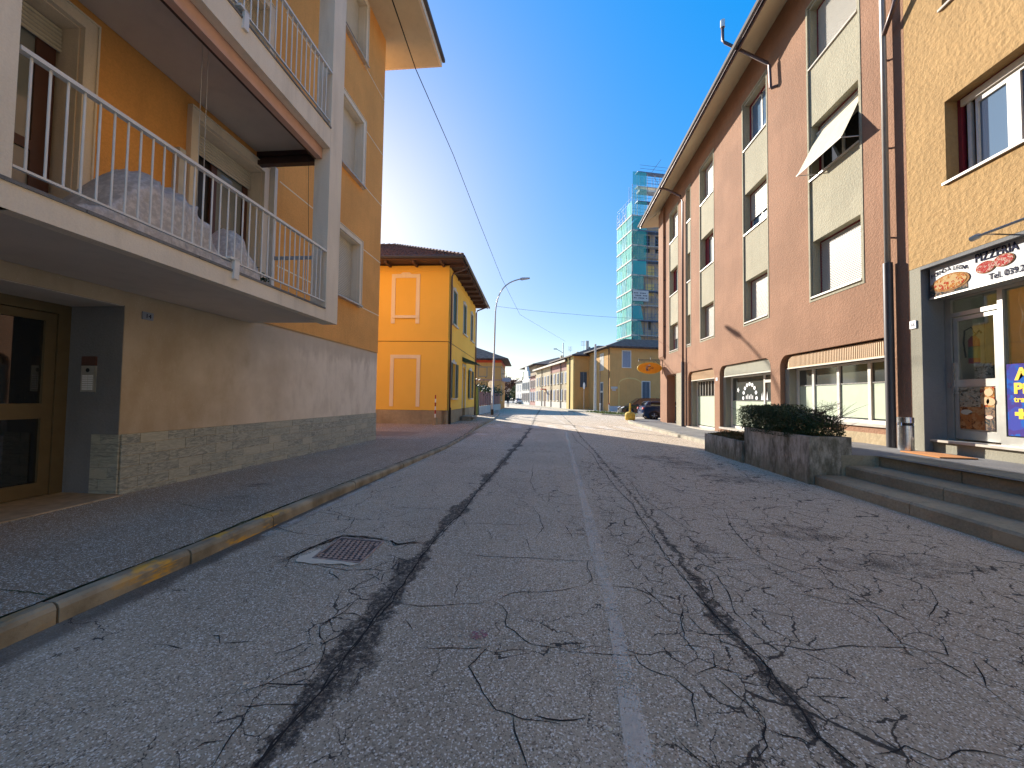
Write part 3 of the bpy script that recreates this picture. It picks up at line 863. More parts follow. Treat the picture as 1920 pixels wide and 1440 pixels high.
# pavement cracks
m = MB()
for l in ([(-5.32, 4.57), (-4.66, 4.54), (-3.92, 4.29), (-3.3, 4.4)], [(-5.58, 6.78), (-4.19, 6.27), (-3.25, 6.29)], [(-3.85, 2.43), (-3.52, 2.4), (-3.3, 2.39)], [(-5.2, 10.17), (-4.01, 9.98), (-3.1, 10.4)], [(-4.9, 8.3), (-3.9, 8.1), (-3.15, 8.5)]):
    V0 = len(m.v)
    ribbon(m, l, .010, 0, R)
    for q in m.v[V0:]: q.z = zl(q.y) - .02 * max(0, min(1, (-3.2 - q.x) / 2.6)) + .004
V0 = len(m.v)
for k in range(3):
    ribbon(m, [(kx(y) - .13 - .02 * math.sin(y * 3 + k), y) for y in [1 + .5 * i for i in range(30)]], .030, 0, R, False)
for q in m.v[V0:]: q.z = zl(q.y) + .0045
tag(m.build('pavement_cracks', 'moss'), kind='stuff')

# ---------------------------------------------------------------- painted markings
mk_ = MB()
cl = [(.36, -1), (.4, 1.72), (.48, 2.82), (.52, 4.44), (.62, 8), (.74, 13), (.84, 17.6)]
V = []
for i in range(60):
    y = -1 + 18.6 * i / 59; x = interp(cl, y); ww = .055 + .012 * math.sin(y * 1.7)
    V += [(x - ww, y, .0045), (x + ww, y, .0045)]
mk_.add(V, [(2 * i, 2 * i + 1, 2 * i + 3, 2 * i + 2) for i in range(59)])
struct('centre_line', mk_, 'faded_white')
mk_ = MB()
mk_.flat([(-3.02, 3.9, .0045), (-2.92, 3.9, .0045), (-2.85, 9.8, .0045), (-2.93, 9.8, .0045)])
mk_.flat([(5.06, 8, .0045), (4.98, 8, .0045), (4.2, 13.5, .0045), (4.28, 13.5, .0045)][::-1])
struct('edge_line', mk_, 'faded_white')
zb = thing('zebra_crossing', None, None, (1, 20.5, 0)); zb['kind'] = 'structure'
for i in range(9):
    x = -2.9 + i * .93
    MB().flat([(x, 21.9, .005), (x + .5, 21.9, .005), (x + .72, 19.3, .005), (x + .22, 19.3, .005)]).build('stripe', 'worn_white', zb)
for i in range(3):
    y = 27 + i * 2.6
    MB().flat([(-2.4, y, .005), (-.2, y + .5, .005), (-.3, y + 1.0, .005), (-2.5, y + .5, .005)]).build('stripe', 'worn_white', zb)
MB().flat([(1.0, 23, .005), (1.12, 23, .005), (.6, 33, .005), (.48, 33, .005)]).build('lane_line', 'worn_white', zb)
MB().flat([(-3.3, 20.0, .006), (-2.75, 19.5, .006), (-2.6, 20.3, .006), (-3.1, 20.8, .006)]).build('stop_mark', 'worn_white', zb)
MB().flat([(-2.95, 15.2, .006), (-2.45, 15.2, .006), (-2.4, 15.8, .006), (-2.9, 15.9, .006)]).build('stop_mark', 'worn_white', zb)
o = MB().add([(-.41 + .055 * math.cos(t * .7) * (1 + .2 * math.sin(t * 3)), 2.47 + .06 * math.sin(t * .7) * (1 + .2 * math.cos(t * 5)), .005) for t in range(9)], [tuple(range(9))]).build('spray_mark', 'pink_spray')
tag(o, kind='structure')
# dark tar stains
m = MB(); R = random.Random(4)
for (cx, cy, ax, ay) in ((1.62, 4.12, .16, .12), (3.2, 9.3, .5, .7), (2.8, 10.3, .6, .5), (2.9, 4.8, .45, .28), (3.3, 3.95, .6, .25), (3.5, 7.9, .5, .5), (-4.4, 5.6, .25, .14), (-4.1, 4.9, .2, .1)):
    z = .0032 if cx > -3 else zl(cy) - .004
    m.add([(cx + ax * math.cos(t * PI / 10) * R.uniform(.75, 1.2), cy + ay * math.sin(t * PI / 10) * R.uniform(.75, 1.2), z) for t in range(20)], [tuple(range(20))])
tag(m.build('tar_stains', 'stain_dark'), kind='stuff')
# litter: pale pebbles and butts
m = MB(); R = random.Random(12)
sp = [(.3, 1.85, .014), (1.77, 2.36, .018), (-1.55, 1.93, .013), (-.94, 2.65, .007), (.08, 3.23, .01), (2.2, 2.66, .012)]
sp += [(R.uniform(-2.9, 4.6), R.uniform(2, 13), R.uniform(.004, .009)) for i in range(46)]
for x, y, r in sp:
    k = 7; a0 = R.uniform(0, 6)
    top = [(x + r * .6 * math.cos(a0 + t * 2 * PI / k), y + r * .5 * math.sin(a0 + t * 2 * PI / k), r * .5) for t in range(k)]
    bot = [(x + r * math.cos(a0 + t * 2 * PI / k), y + r * .8 * math.sin(a0 + t * 2 * PI / k), 0) for t in range(k)]
    m.add(top + bot, [tuple(range(k))] + [(i, (i + 1) % k, k + (i + 1) % k, k + i) for i in range(k)])
tag(m.build('pebbles', 'patch_cement'), kind='stuff')

# manhole cover set in broken cement
mh = thing('drain_cover', 'square rusty iron drain cover with diagonal ribs set in the left lane', 'drain cover', (-1.88, 3.67, 0))
c4 = [Vector((-2.13, 3.42, 0)), Vector((-1.64, 3.37, 0)), Vector((-1.65, 3.90, 0)), Vector((-2.15, 3.95, 0))]
cc = sum(c4, Vector()) / 4
def q4(s_, z): return [cc + (p - cc) * s_ + Vector((0, 0, z)) for p in c4]
m = MB(); A = q4(1.0, .012); B = q4(.93, .012); C0 = q4(1.0, -.01); D = q4(.93, .004)
m.add(A + B + C0 + D, [(i, (i + 1) % 4, 4 + (i + 1) % 4, 4 + i) for i in range(4)] + [(i, (i + 1) % 4, 8 + (i + 1) % 4, 8 + i) for i in range(4)] + [(4 + i, 4 + (i + 1) % 4, 12 + (i + 1) % 4, 12 + i) for i in range(4)])
m.build('rim', 'iron_cover', mh)
m = MB(); m.flat(q4(.915, .005)); m.build('plate', 'cover_gap', mh)
ux = (c4[1] - c4[0]).normalized(); uy = (c4[3] - c4[0]).normalized(); S = .45
m = MB()
F = Fr((0, 0), (0, 1), (1, 0))
for i in range(-9, 10):
    # ribs run diagonally in a herringbone
    for sgn in (1, -1):
        for k in range(9):
            a = i * .052 + k * .0; 
    t = i * .052
    for k in range(10):
        s0 = -S / 2 + k * S / 10 + .008; s1 = s0 + S / 10 - .018
        p0 = (s0 + t, s0); p1 = (s1 + t, s1)
        if min(p0[0], p1[0]) < -S / 2 or max(p0[0], p1[0]) > S / 2: continue
        a = cc + ux * p0[0] + uy * p0[1]; b = cc + ux * p1[0] + uy * p1[1]
        nn = (b - a).cross(Vector((0, 0, 1))).normalized() * .0105
        zt = Vector((0, 0, .0125)); zb_ = Vector((0, 0, .005))
        m.add([a - nn + zb_, a + nn + zb_, b + nn + zb_, b - nn + zb_, a - nn * .7 + zt, a + nn * .7 + zt, b + nn * .7 + zt, b - nn * .7 + zt], [(4, 5, 6, 7), (0, 1, 5, 4), (1, 2, 6, 5), (2, 3, 7, 6), (3, 0, 4, 7)])
m.build('ribs', 'iron_cover', mh)['kind'] = 'stuff'
m = MB(); R = random.Random(2)
ring = [(-2.27, 3.37), (-2.22, 3.33), (-2.14, 3.335), (-2.05, 3.31), (-1.97, 3.33), (-1.88, 3.315), (-1.80, 3.34), (-1.70, 3.335), (-1.66, 3.36), (-1.80, 3.385), (-2.135, 3.425), (-2.145, 3.6), (-2.17, 3.63), (-2.20, 3.56), (-2.215, 3.50), (-2.26, 3.44)]
m.add([(x + R.gauss(0, .008), y + R.gauss(0, .008), .008) for x, y in ring], [tuple(range(len(ring)))])
m.build('cement_collar', 'patch_cement', mh)
m = MB()
for l in ([(-2.34, 3.3), (-2.3, 3.6), (-2.22, 3.9), (-2.17, 4.02), (-1.9, 4.0), (-1.6, 3.95)], [(-1.6, 3.95), (-1.5, 3.85), (-1.3, 3.95)]):
    for k in range(5): ribbon(m, [(x + R.gauss(0, .02), y + R.gauss(0, .02)) for x, y in l], .012, .0029, R, True)
m.build('broken_edge', 'crack_dark', mh)['kind'] = 'stuff'

# ================================================================ left apartment building
LF = Fr((-5.8, 0), (0, 1), (-1, 0))
LB = thing('apartment_building', 'orange rendered apartment block with cream balconies over a brown plaster ground floor', 'building', (-5.8, 6, 0))
holesU = [(5.70, 7.18, 3.10, 6.0), (2.6, 4.12, 3.10, 6.0), (5.70, 7.18, 6.6, 9.4), (2.6, 4.12, 6.6, 9.4), (9.80, 11.2, 4.27, 6.12), (9.80, 11.2, 7.98, 9.93), (9.80, 11.2, 11.86, 13.7), (-3, -1.5, 3.1, 6), (-3, -1.5, 6.6, 9.4)]
MB().wall(LF, -14, 12.75, 2.97, 14.3, holesU, .32).build('upper_wall', 'orange_stucco', LB)
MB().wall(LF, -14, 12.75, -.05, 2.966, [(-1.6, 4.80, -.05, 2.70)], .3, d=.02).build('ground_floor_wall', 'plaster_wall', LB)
m = MB(); m.wbox(-16, -6.9, -13.9, 12.70, 0, 2.7); m.wbox(-16, -6.14, -13.9, 12.70, 2.75, 14.2); m.wbox(-6.9, -6.13, 4.82, 12.70, 0, 2.74); m.wbox(-6.9, -6.13, -13.9, -1.65, 0, 2.74)
m.build('rear_walls', 'orange_stucco', LB)
# entrance recess
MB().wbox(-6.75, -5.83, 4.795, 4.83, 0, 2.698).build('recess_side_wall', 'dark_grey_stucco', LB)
MB().wbox(-6.9, -5.83, -1.59, 4.79, 2.69, 2.697).build('recess_ceiling', 'soffit_grey', LB)
MB().wbox(-6.95, -5.72, -1.6, 4.80, .06, .115).build('threshold', 'travertine', LB)
dr = MB()
FX = lambda a, b: (a, b)
for u0, u1, z0, z1 in ((4.66, 4.80, .115, 2.70), (2.05, 4.66, 2.56, 2.70), (3.3, 3.42, .115, 2.56), (2.05, 2.15, .115, 2.56)):
    dr.box(LF, u0, u1, .84, .96, z0, z1)
door = dr.build('entrance_door', 'bronze', LB)
m = MB()
for u0, u1, z0, z1 in ((4.54, 4.655, .125, 2.55), (3.425, 3.52, .125, 2.55), (3.52, 4.54, 1.14, 1.34), (3.52, 4.54, .125, .30), (3.52, 4.54, 2.44, 2.55)):
    m.box(LF, u0, u1, .86, .93, z0, z1)
m.build('door_leaf', 'bronze', door)
MB().box(LF, 3.5, 4.56, .895, .905, .28, 1.16).build('lower_pane', 'pane_dark', door)
MB().box(LF, 3.5, 4.56, .895, .905, 1.32, 2.46).build('upper_pane', 'pane_dark', door)
MB().box(LF, 2.14, 3.31, .895, .905, .12, 2.56).build('side_pane', 'pane_dark', door)
MB().tube([LF.p(3.6, .80, .9), LF.p(3.6, .80, 1.6)], .014).build('handle', 'steel', door)
# slate cladding, piece by piece
z = .0; rows = [(.0, .16), (.16, .315), (.315, .47), (.47, .625), (.625, .785), (.785, .925)]
proto = bpy.data.meshes.new('slate_tile')
m_ = MB().box(WORLD, 0, 1, 0, 1, 0, 1)
proto.from_pydata(m_.v, [], m_.f); proto.materials.append(MATS['slate'])
R = random.Random(31)
def tile(parent, x, y, z, dx, dy, dz, name='slate_tile'):
    o = bpy.data.objects.new(name, proto); col.objects.link(o); o.parent = parent
    o.location = Vector((x, y, z)) - Vector(parent.location); o.scale = (dx, dy, dz)
    return o
for k, (a, b) in enumerate(rows):
    y = 4.81 - R.uniform(0, .3) * (k % 2)
    y = 4.81
    first = True
    while y < 12.74:
        L = R.uniform(.34, .52) * (1 if not first else (.5 if k % 2 else 1)); first = False
        y2 = min(12.75, y + L)
        if 12.75 - y2 < .15: y2 = 12.75
        pr = .028 + R.uniform(0, .006)
        z0 = a + (-.08 if k == 0 else 0)
        tile(LB, -5.82, y + .003, z0 + .003, pr, y2 - y - .006, b - z0 - .006)
        y = y2
for k, (a, b) in enumerate(rows):
    x = -6.22
    cuts = [x, x + (.14 if k % 2 else .27), -5.80] if k != 4 else [x, -5.80]
    for p, q in zip(cuts, cuts[1:]):
        tile(LB, p + .003, 4.782, max(a, .116) + .003, q - p - .006, .016, b - max(a, .116) - .006)
MB().box(LF, 4.83, 12.75, -.006, .018, 0, .925).build('cladding_mortar', 'worn_plaster', LB)
# beige joint lines on the render
for z in (4.26, 6.10, 8.1, 9.9, 11.85):
    for u0, u1 in ((7.7, 9.68), (11.36, 12.75)):
        bx('joint_line', 'yellow_trim', LB, LF, u0, u1, -.005, .001, z - .014, z + .014)
bx('edge_strip', 'orange_trim', LB, LF, 4.83, 12.75, -.004, .001, 2.972, 2.99)
# intercom and number plate (things mounted on the wall)
ic = thing('intercom_panel', 'steel intercom panel with name buttons beside the bronze entrance door', 'intercom', (-6.3, 4.79, 1.75))
F2 = Fr((0, 4.80), (1, 0), (0, 1))
bx('face_plate', 'aluminium', ic, F2, -6.41, -6.20, -.03, 0, 1.50, 1.86)
bx('red_cap', 'brown_wood', ic, F2, -6.41, -6.20, -.032, 0, 1.865, 1.99)
m = MB(); m.cyl((0, 0, 0), .028, .004)
V = [Vector((-6.305 + q.x, 4.768 - q.z, 1.80 + q.y)) for q in m.v]; m.v = V; m.build('speaker', 'ink_black', ic)
for r in range(7):
    for c in range(2):
        bx('name_button', 'ink_white', ic, F2, -6.38 + c * .085, -6.31 + c * .085, -.036, -.03, 1.53 + r * .03, 1.55 + r * .03)
npl = thing('number_plate', 'small grey house number plate on the brown plaster wall', 'number plate', (-5.79, 5.1, 2.6))
bx('plate', 'grey_shutter', npl, LF, 5.02, 5.17, .0, .018, 2.56, 2.67)
text('digits', '14', .085, 'ink_dark', npl, (-5.798, 5.055, 2.585), (0, 1, 0), (0, 0, 1))

# french doors and windows: surround > shutter slats, frames, panes
def slat_mesh(F, u0, u1, d, z, h=.05, t=.012):
    m = MB()
    A = [(d + .002, z + .004), (d - t, z + .013), (d - t, z + h - .014), (d + .002, z + h - .006), (d + .008, z + h - .006), (d + .008, z + .004)]
    vs = [F.p(u0, a, b) for a, b in A] + [F.p(u1, a, b) for a, b in A]
    m.add(vs, [tuple(range(6)), (11, 10, 9, 8, 7, 6)] + [(i, (i + 1) % 6, 6 + (i + 1) % 6, 6 + i) for i in range(6)])
    return m
def slats(parent, F, u0, u1, d, z0, z1, mat, pitch=.05, single=True, name='slat'):
    k = int(round((z1 - z0) / pitch)); pitch = (z1 - z0) / k
    if single:
        first = slat_mesh(F, u0, u1, d, z0, pitch).build(name, mat, parent)
        for i in range(1, k):
            copy_at(first, (0, 0, i * pitch))
    else:
        m = MB()
        for i in range(k):
            q = slat_mesh(F, u0, u1, d, z0 + i * pitch, pitch); b = len(m.v); m.v += q.v; m.f += [[b + j for j in f] for f in q.f]; m.m += q.m; m.sm += q.sm
        m.build('shutter_slats', mat, parent, kind='stuff')
    bx('shutter_backing', 'grey_shutter', parent, F, u0, u1, d + .009, d + .012, z0, z1)
def surround(F, u0, u1, z0, z1, parent, fw=.13, proud=.07, sill=True, mat='cream_paint'):
    """cream frame round an opening u0..u1, z0..z1 with deep cheeks"""
    m = MB()
    bot = z0 - (.07 if sill else 0)
    m.box(F, u0 - fw, u0 - .001, -proud, .001, bot, z1 + fw)
    m.box(F, u1 + .001, u1 + fw, -proud, .001, bot, z1 + fw)
    m.box(F, u0 - .001, u1 + .001, -proud, .001, z1 + .001, z1 + fw)
    # cheeks lining the reveal
    m.box(F, u0 - .002, u0 + .012, .0012, .315, z0, z1)
    m.box(F, u1 - .012, u1 + .002, .0012, .315, z0, z1)
    m.box(F, u0 + .012, u1 - .012, .0012, .315, z1 - .012, z1 + .002)
    # raised outer lip
    m.box(F, u0 - fw - .02, u0 - fw - .001, -proud - .02, .0, bot, z1 + fw)
    m.box(F, u1 + fw + .001, u1 + fw + .02, -proud - .02, .0, bot, z1 + fw)
    m.box(F, u0 - fw - .02, u1 + fw + .02, -proud - .02, 0, z1 + fw + .001, z1 + fw + .02)
    w_ = m.build('window', mat, parent)
    if sill:
        bx('sill', 'marble', w_, F, u0 - fw - .03, u1 + fw + .03, -proud - .06, .3, z0 - .045, z0)
    return w_
# left-most and second french door on the first balcony
w1 = surround(LF, 2.6, 4.12, 3.10, 6.0, LB, sill=False)
slats(w1, LF, 2.62, 4.10, .23, 5.68, 5.98, 'shutter_cream', .052)
m = MB()
for a in ((3.90, 4.08, 3.12, 5.98), (2.62, 2.74, 3.12, 5.98), (2.74, 3.90, 4.32, 4.44), (2.74, 3.90, 3.12, 3.22)): m.box(LF, a[0], a[1], .26, .31, a[2], a[3])
m.build('door_frame', 'brown_wood', w1)
bx('pane', 'pane_curtain', w1, LF, 2.7, 3.95, .285, .29, 3.15, 5.98)
w2 = surround(LF, 5.70, 7.18, 3.10, 6.0, LB, sill=False)
slats(w2, LF, 5.72, 7.16, .23, 5.62, 5.98, 'shutter_cream', .052)
m = MB()
for a in ((7.02, 7.14, 3.12, 5.98), (6.30, 6.42, 3.12, 5.98), (6.42, 7.02, 3.12, 3.6)): m.box(LF, a[0], a[1], .26, .31, a[2], a[3])
m.build('door_frame', 'brown_wood', w2)
bx('pane', 'pane_curtain', w2, LF, 6.38, 7.06, .285, .29, 3.5, 5.98)
bx('room_dark_panel', 'ink_black', w2, LF, 5.70, 6.36, .30, .316, 3.1, 5.98)  # black panel stands in for the darkness of the room behind
for u0 in (5.70, 2.6):
    w3 = surround(LF, u0, u0 + 1.48, 6.6, 9.4, LB, sill=False)
    slats(w3, LF, u0 + .02, u0 + 1.46, .23, 6.62, 9.38, 'shutter_cream', .052, single=(u0 > 5))
for k, (z0, z1, zs) in enumerate(((4.27, 6.12, 4.34), (7.98, 9.93, 8.0), (11.86, 13.7, 12.5))):
    w4 = surround(LF, 9.80, 11.2, z0, z1, LB)
    slats(w4, LF, 9.815, 11.185, .20, zs, z1 - .015, 'shutter_cream', .05, single=(k == 0))
    bx('pane', 'pane_dark', w4, LF, 9.8, 11.2, .30, .31, z0, z1)
bx('blind_box', 'white_paint', LB, LF, 5.34, 5.44, -.12, -.001, 3.1, 5.3)

# balconies: slab > coping tiles, railing things with every baluster
def balcony(zs, zt, name='balcony'):
    m = MB()
    m.wbox(-4.24, -4.10, -6.5, 6.75, zs, zt)                 # front beam
    m.wbox(-5.79, -4.24, -6.5, 7.15, zt - .17, zt - .01)     # slab
    b = m.build(name, 'cream_paint', LB)
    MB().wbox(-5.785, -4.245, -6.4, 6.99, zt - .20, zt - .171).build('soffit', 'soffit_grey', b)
    y = -6.5; R = random.Random(int(zs * 10))
    while y < 6.74:
        y2 = min(6.745, y + .56)
        MB().wbox(-4.26, -4.085 + R.uniform(-.003, .003), y + .003, y2 - .003, zt, zt + .03).build('coping_tile', 'terrace_paving', b)
        y = y2
    return b
B1 = balcony(2.88, 3.09)
B2 = balcony(6.13, 6.50)
B3_shade = balcony(9.40, 9.77)  # unseen top balcony, added for the shade it throws on the wall
for a, b in ((6.75, 7.16), (2.08, 2.54), (-2.8, -2.4)):
    m = MB().wbox(-4.40, -4.098, a, b, 2.88, 14.05)
    m.build('fin_pillar', 'cream_paint', LB)
MB().wbox(-5.60, -4.40, 2.10, 2.52, 2.9, 9.5).build('party_wall', 'cream_paint', LB)
def railing(y0, y1, zb, side=False):
    rl = thing('balcony_railing', ('white steel railing mostly out of frame beside the nearest pillar' if y0 < 2 else 'white steel railing with thin upright bars along the %s balcony' % {3: 'lowest', 6: 'middle', 9: 'unseen added top'}[int(zb)]), 'railing', (-4.13, (y0 + y1) / 2, zb), group=None)
    MB().wbox(-4.155, -4.095, y0, y1, zb + 1.055, zb + 1.09).build('handrail', 'rail_paint', rl)
    MB().wbox(-4.14, -4.11, y0, y1, zb + .125, zb + .145).build('bottom_rail', 'rail_paint', rl)
    k = int((y1 - y0) / .12); first = None
    for i in range(k):
        y = y0 + .08 + i * (y1 - y0 - .1) / k
        if first is None:
            first = MB().cyl((-4.125, y, zb + .14), .0095, .92, 8).build('baluster', 'rail_paint', rl)
            y_first = y
        else: copy_at(first, (0, y - y_first, 0))
    return rl
for zb in (3.10, 6.51, 9.78):
    railing(2.55, 6.74, zb)
railing(-2.39, 2.07, 3.10)
m = MB(); m.wbox(-4.10, -4.06, 4.62, 4.70, 3.0, 3.26); m.wbox(-4.2, -4.06, 4.55, 4.70, 3.24, 3.27)
bb = m.build('rail_bracket', 'rail_paint', B1)
copy_at(bb, (0, 0, 3.37))
# rolled awning under the upper balcony, dark end blind, side screen frame
aw = thing('rolled_awning', 'pink fabric awning rolled up under the upper balcony beam', 'awning', (-4.35, 4.6, 6.0))
MB().wbox(-4.36, -4.25, 2.56, 6.74, 5.93, 6.16).build('rolled_fabric', 'awning_pink', aw)
MB().wbox(-4.40, -4.362, 2.56, 6.74, 5.93, 6.10).build('bottom_bar', 'dark_brown', aw)
bl = thing('folded_blind', 'dark brown folded blind under the far end of the upper balcony', 'blind', (-5, 7.0, 6.1))
for z0, z1, dy in ((6.20, 6.29, 0), (6.12, 6.195, .03), (6.03, 6.115, -.01)):
    MB().wbox(-5.76, -4.41, 6.98 + dy, 7.10 + dy, z0, z1).build('fold', 'dark_brown', bl)
sr = thing('side_screen', 'white metal side screen frame closing the far end of the lower balcony', 'screen', (-5, 7.1, 3.1))
MB().wbox(-5.52, -5.42, 7.06, 7.14, 3.1, 6.02).build('post', 'rail_paint', sr)
MB().wbox(-5.42, -4.405, 7.07, 7.12, 4.16, 4.22).build('cross_bar', 'grey_blue_paint', sr)
for i in range(5):
    MB().cyl((-5.25 + i * .17, 7.1, 3.09), .009, 1.08, 6).build('upright', 'rail_paint', sr)
cb = thing('blind_cord', 'pair of thin white cords hanging from the upper balcony ceiling', 'cord', (-5, 5, 5))
for dx in (0, .09):
    MB().tube([(-4.75, 4.72 + dx, 6.29), (-4.75, 4.725 + dx, 4.9), (-4.75, 4.74 + dx, 3.9)], .004, 5).build('cord', 'white_paint', cb)
cb2 = thing('dark_cord', 'thin dark cord looping down from the brown blind to the railing', 'cord', (-4.6, 6.9, 5))
MB().tube([(-4.62, 6.9, 6.05), (-4.60, 6.9, 5.2), (-4.56, 6.88, 4.6), (-4.50, 6.85, 4.2)], .004, 5).build('cord', 'dark_metal', cb2)
# covered bundle on the balcony
def heap(name, cx, cy, rx, ry, z0, hfun, mat, parent, seed, n=72):
    from mathutils import noise
    m = MB(); V = []
    for i in range(n + 1):
        for j in range(n + 1):
            a = i / n * 2 - 1; b = j / n * 2 - 1
            r = max(abs(a), abs(b))
            y = cy + b * ry; x = cx + a * rx
            h = hfun(a, b)
            nn = noise.fractal(Vector((x * 3.1 + seed, y * 2.6, seed)), 1.0, 2.0, 5) * .035 + (1 - abs(noise.noise(Vector((x * 5 + y * 6, y * 2 - x * 2, seed))))) ** 2 * .08
            e = min(1, (1 - r) * 7)
            V.append((x + nn * .6, y + nn * .5, z0 + (h + nn) * e))
    m.add(V, [(i * (n + 1) + j, (i + 1) * (n + 1) + j, (i + 1) * (n + 1) + j + 1, i * (n + 1) + j + 1) for i in range(n) for j in range(n)], True)
    return m.build(name, mat, parent)
bu = thing('covered_furniture', 'folded garden furniture under a crumpled translucent plastic sheet on the lower balcony', 'covered furniture', (-4.9, 4.3, 3.1))
heap('plastic_cover', -4.85, 4.0, .42, 1.05, 3.09, lambda a, b: .78 * math.exp(-((b - .15) / .6) ** 4) * (1 - .4 * a * a) + .14, 'plastic_sheet', bu, 3)
heap('plastic_cover', -4.85, 5.25, .36, .42, 3.09, lambda a, b: .72 * math.exp(-((b - .0) / .6) ** 2) * (1 - .4 * a * a) + .08, 'plastic_sheet', bu, 9, 36)
pt = thing('plant_pot', 'small white pot with a sprawling plant on the lower balcony by the french door', 'plant', (-4.9, 5.95, 3.1))
MB().cyl((-4.9, 5.95, 3.09), .11, .22, 16, .15).build('pot', 'lamp_white', pt)
leaves('plant_leaves', 'leaf_dark', lambda R: Vector((-4.9 + R.gauss(0, .1), 5.95 + R.gauss(0, .12), 3.34 + abs(R.gauss(0, .09)))), 260, .06, pt, 77)

# roof overhang
m = MB()
m.slab([(-16, -14, 14.32), (-4.2, -14, 14.32), (-4.2, 13.9, 14.32), (-16, 13.9, 14.32)], .27)
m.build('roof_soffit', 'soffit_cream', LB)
m = MB(); m.wbox(-4.2, -4.12, -14, 13.98, 14.06, 14.36); m.wbox(-16, -4.2, 13.9, 13.98, 14.06, 14.36)
m.build('roof_fascia', 'cream_paint', LB)
m = MB(); m.wbox(-4.12, -4.02, -14, 14.05, 14.28, 14.40); m.build('gutter', 'gutter_metal', LB)
m = MB(); m.slab([(-16, -14, 16.5), (-4.1, -14, 14.42), (-4.1, 14.0, 14.42), (-16, 14.0, 16.5)], .06); m.build('roof', 'roof_dark', LB)

# ================================================================ right apartment building (salmon render, cream window bays)
RF = Fr((7.5, 0), (0, 1), (1, 0))
RB = thing('apartment_building', 'salmon rendered apartment block with cream window bays and rounded shop openings', 'building', (7.5, 17, 0))
BAYS = [(9.85, 11.73), (13.82, 15.50), (18.13, 19.75), (21.0, 21.66), (22.98, 24.58)]
ZB = (4.38, 13.06)
SHOPS = [(9.22, 13.22, .95, 2.97), (13.75, 17.62, .36, 3.0), (18.15, 21.42, .08, 3.0)]
PORT = (23.25, 25.1, -.1, 3.06)
holes = [(a, b, ZB[0], ZB[1]) for a, b in BAYS] + SHOPS + [PORT]
m = MB().wall(RF, 8.70, 26.5, -.05, 14.45, holes, .32)
# rounded upper corners of the shop openings
def fillet(m, F, u, z, r, sx, d0=0, d1=.32, n=8):
    pts = [(u, z)] + [(u + sx * r * (1 - math.sin(t * PI / 2 / n)), z - r * (1 - math.cos(t * PI / 2 / n))) for t in range(n + 1)]
    m.poly(F, pts, d0, d1)
for a, b, z0, z1 in SHOPS:
    if a > 9.5: fillet(m, RF, a, z1, .36, 1, .001, .319)
    fillet(m, RF, b, z1, .36, -1, .001, .319)
fillet(m, RF, PORT[1], PORT[3], .18, -1, .001, .319)
m.build('street_wall', 'salmon_stucco', RB)
# end pier, set forward above the ground floor
m = MB()
A = [(25.30, 4.05), (26.30, 4.05), (26.30, 14.3), (25.30, 14.3)]
m.box(RF, 25.45, 26.47, -.13, -.001, 4.30, 13.9)
vs = [RF.p(25.45, -.001, 4.05), RF.p(26.47, -.001, 4.05), RF.p(26.47, -.13, 4.299), RF.p(25.45, -.13, 4.299), RF.p(25.45, -.001, 4.299), RF.p(26.47, -.001, 4.299)]
m.add(vs, [(0, 1, 2, 3), (0, 3, 4), (1, 5, 2), (3, 2, 5, 4)])
m.build('end_pier', 'salmon_stucco', RB)
for z in (6.2, 9.2, 12.0):
    MB().tube([RF.p(25.44, -.06, z), RF.p(25.36, -.06, z)], .035, 8).build('drain_spout', 'dark_metal', RB)
m = MB(); m.wbox(7.82, 8.0, 25.1, 26.49, 0, 3.04); m.build('portico_pillar', 'salmon_stucco', RB)
m = MB()
m.wbox(8.9, 18, 8.72, 23.2, 0, 3.6); m.wbox(8.15, 18, 8.72, 26.48, 3.62, 14.2); m.wbox(12.2, 18, 23.21, 26.48, 0, 3.6)
m.build('rear_walls', 'salmon_stucco', RB)
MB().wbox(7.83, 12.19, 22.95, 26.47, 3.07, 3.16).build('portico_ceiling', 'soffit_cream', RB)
MB().wbox(7.83, 8.9, 8.73, 22.94, 3.06, 3.14).build('shop_ceiling', 'interior_dark', RB)
MB().wbox(7.49, 7.85, 22.35, 23.24, -.02, 3.055).build('cream_pillar', 'cream_stucco', RB).location.x -= .012
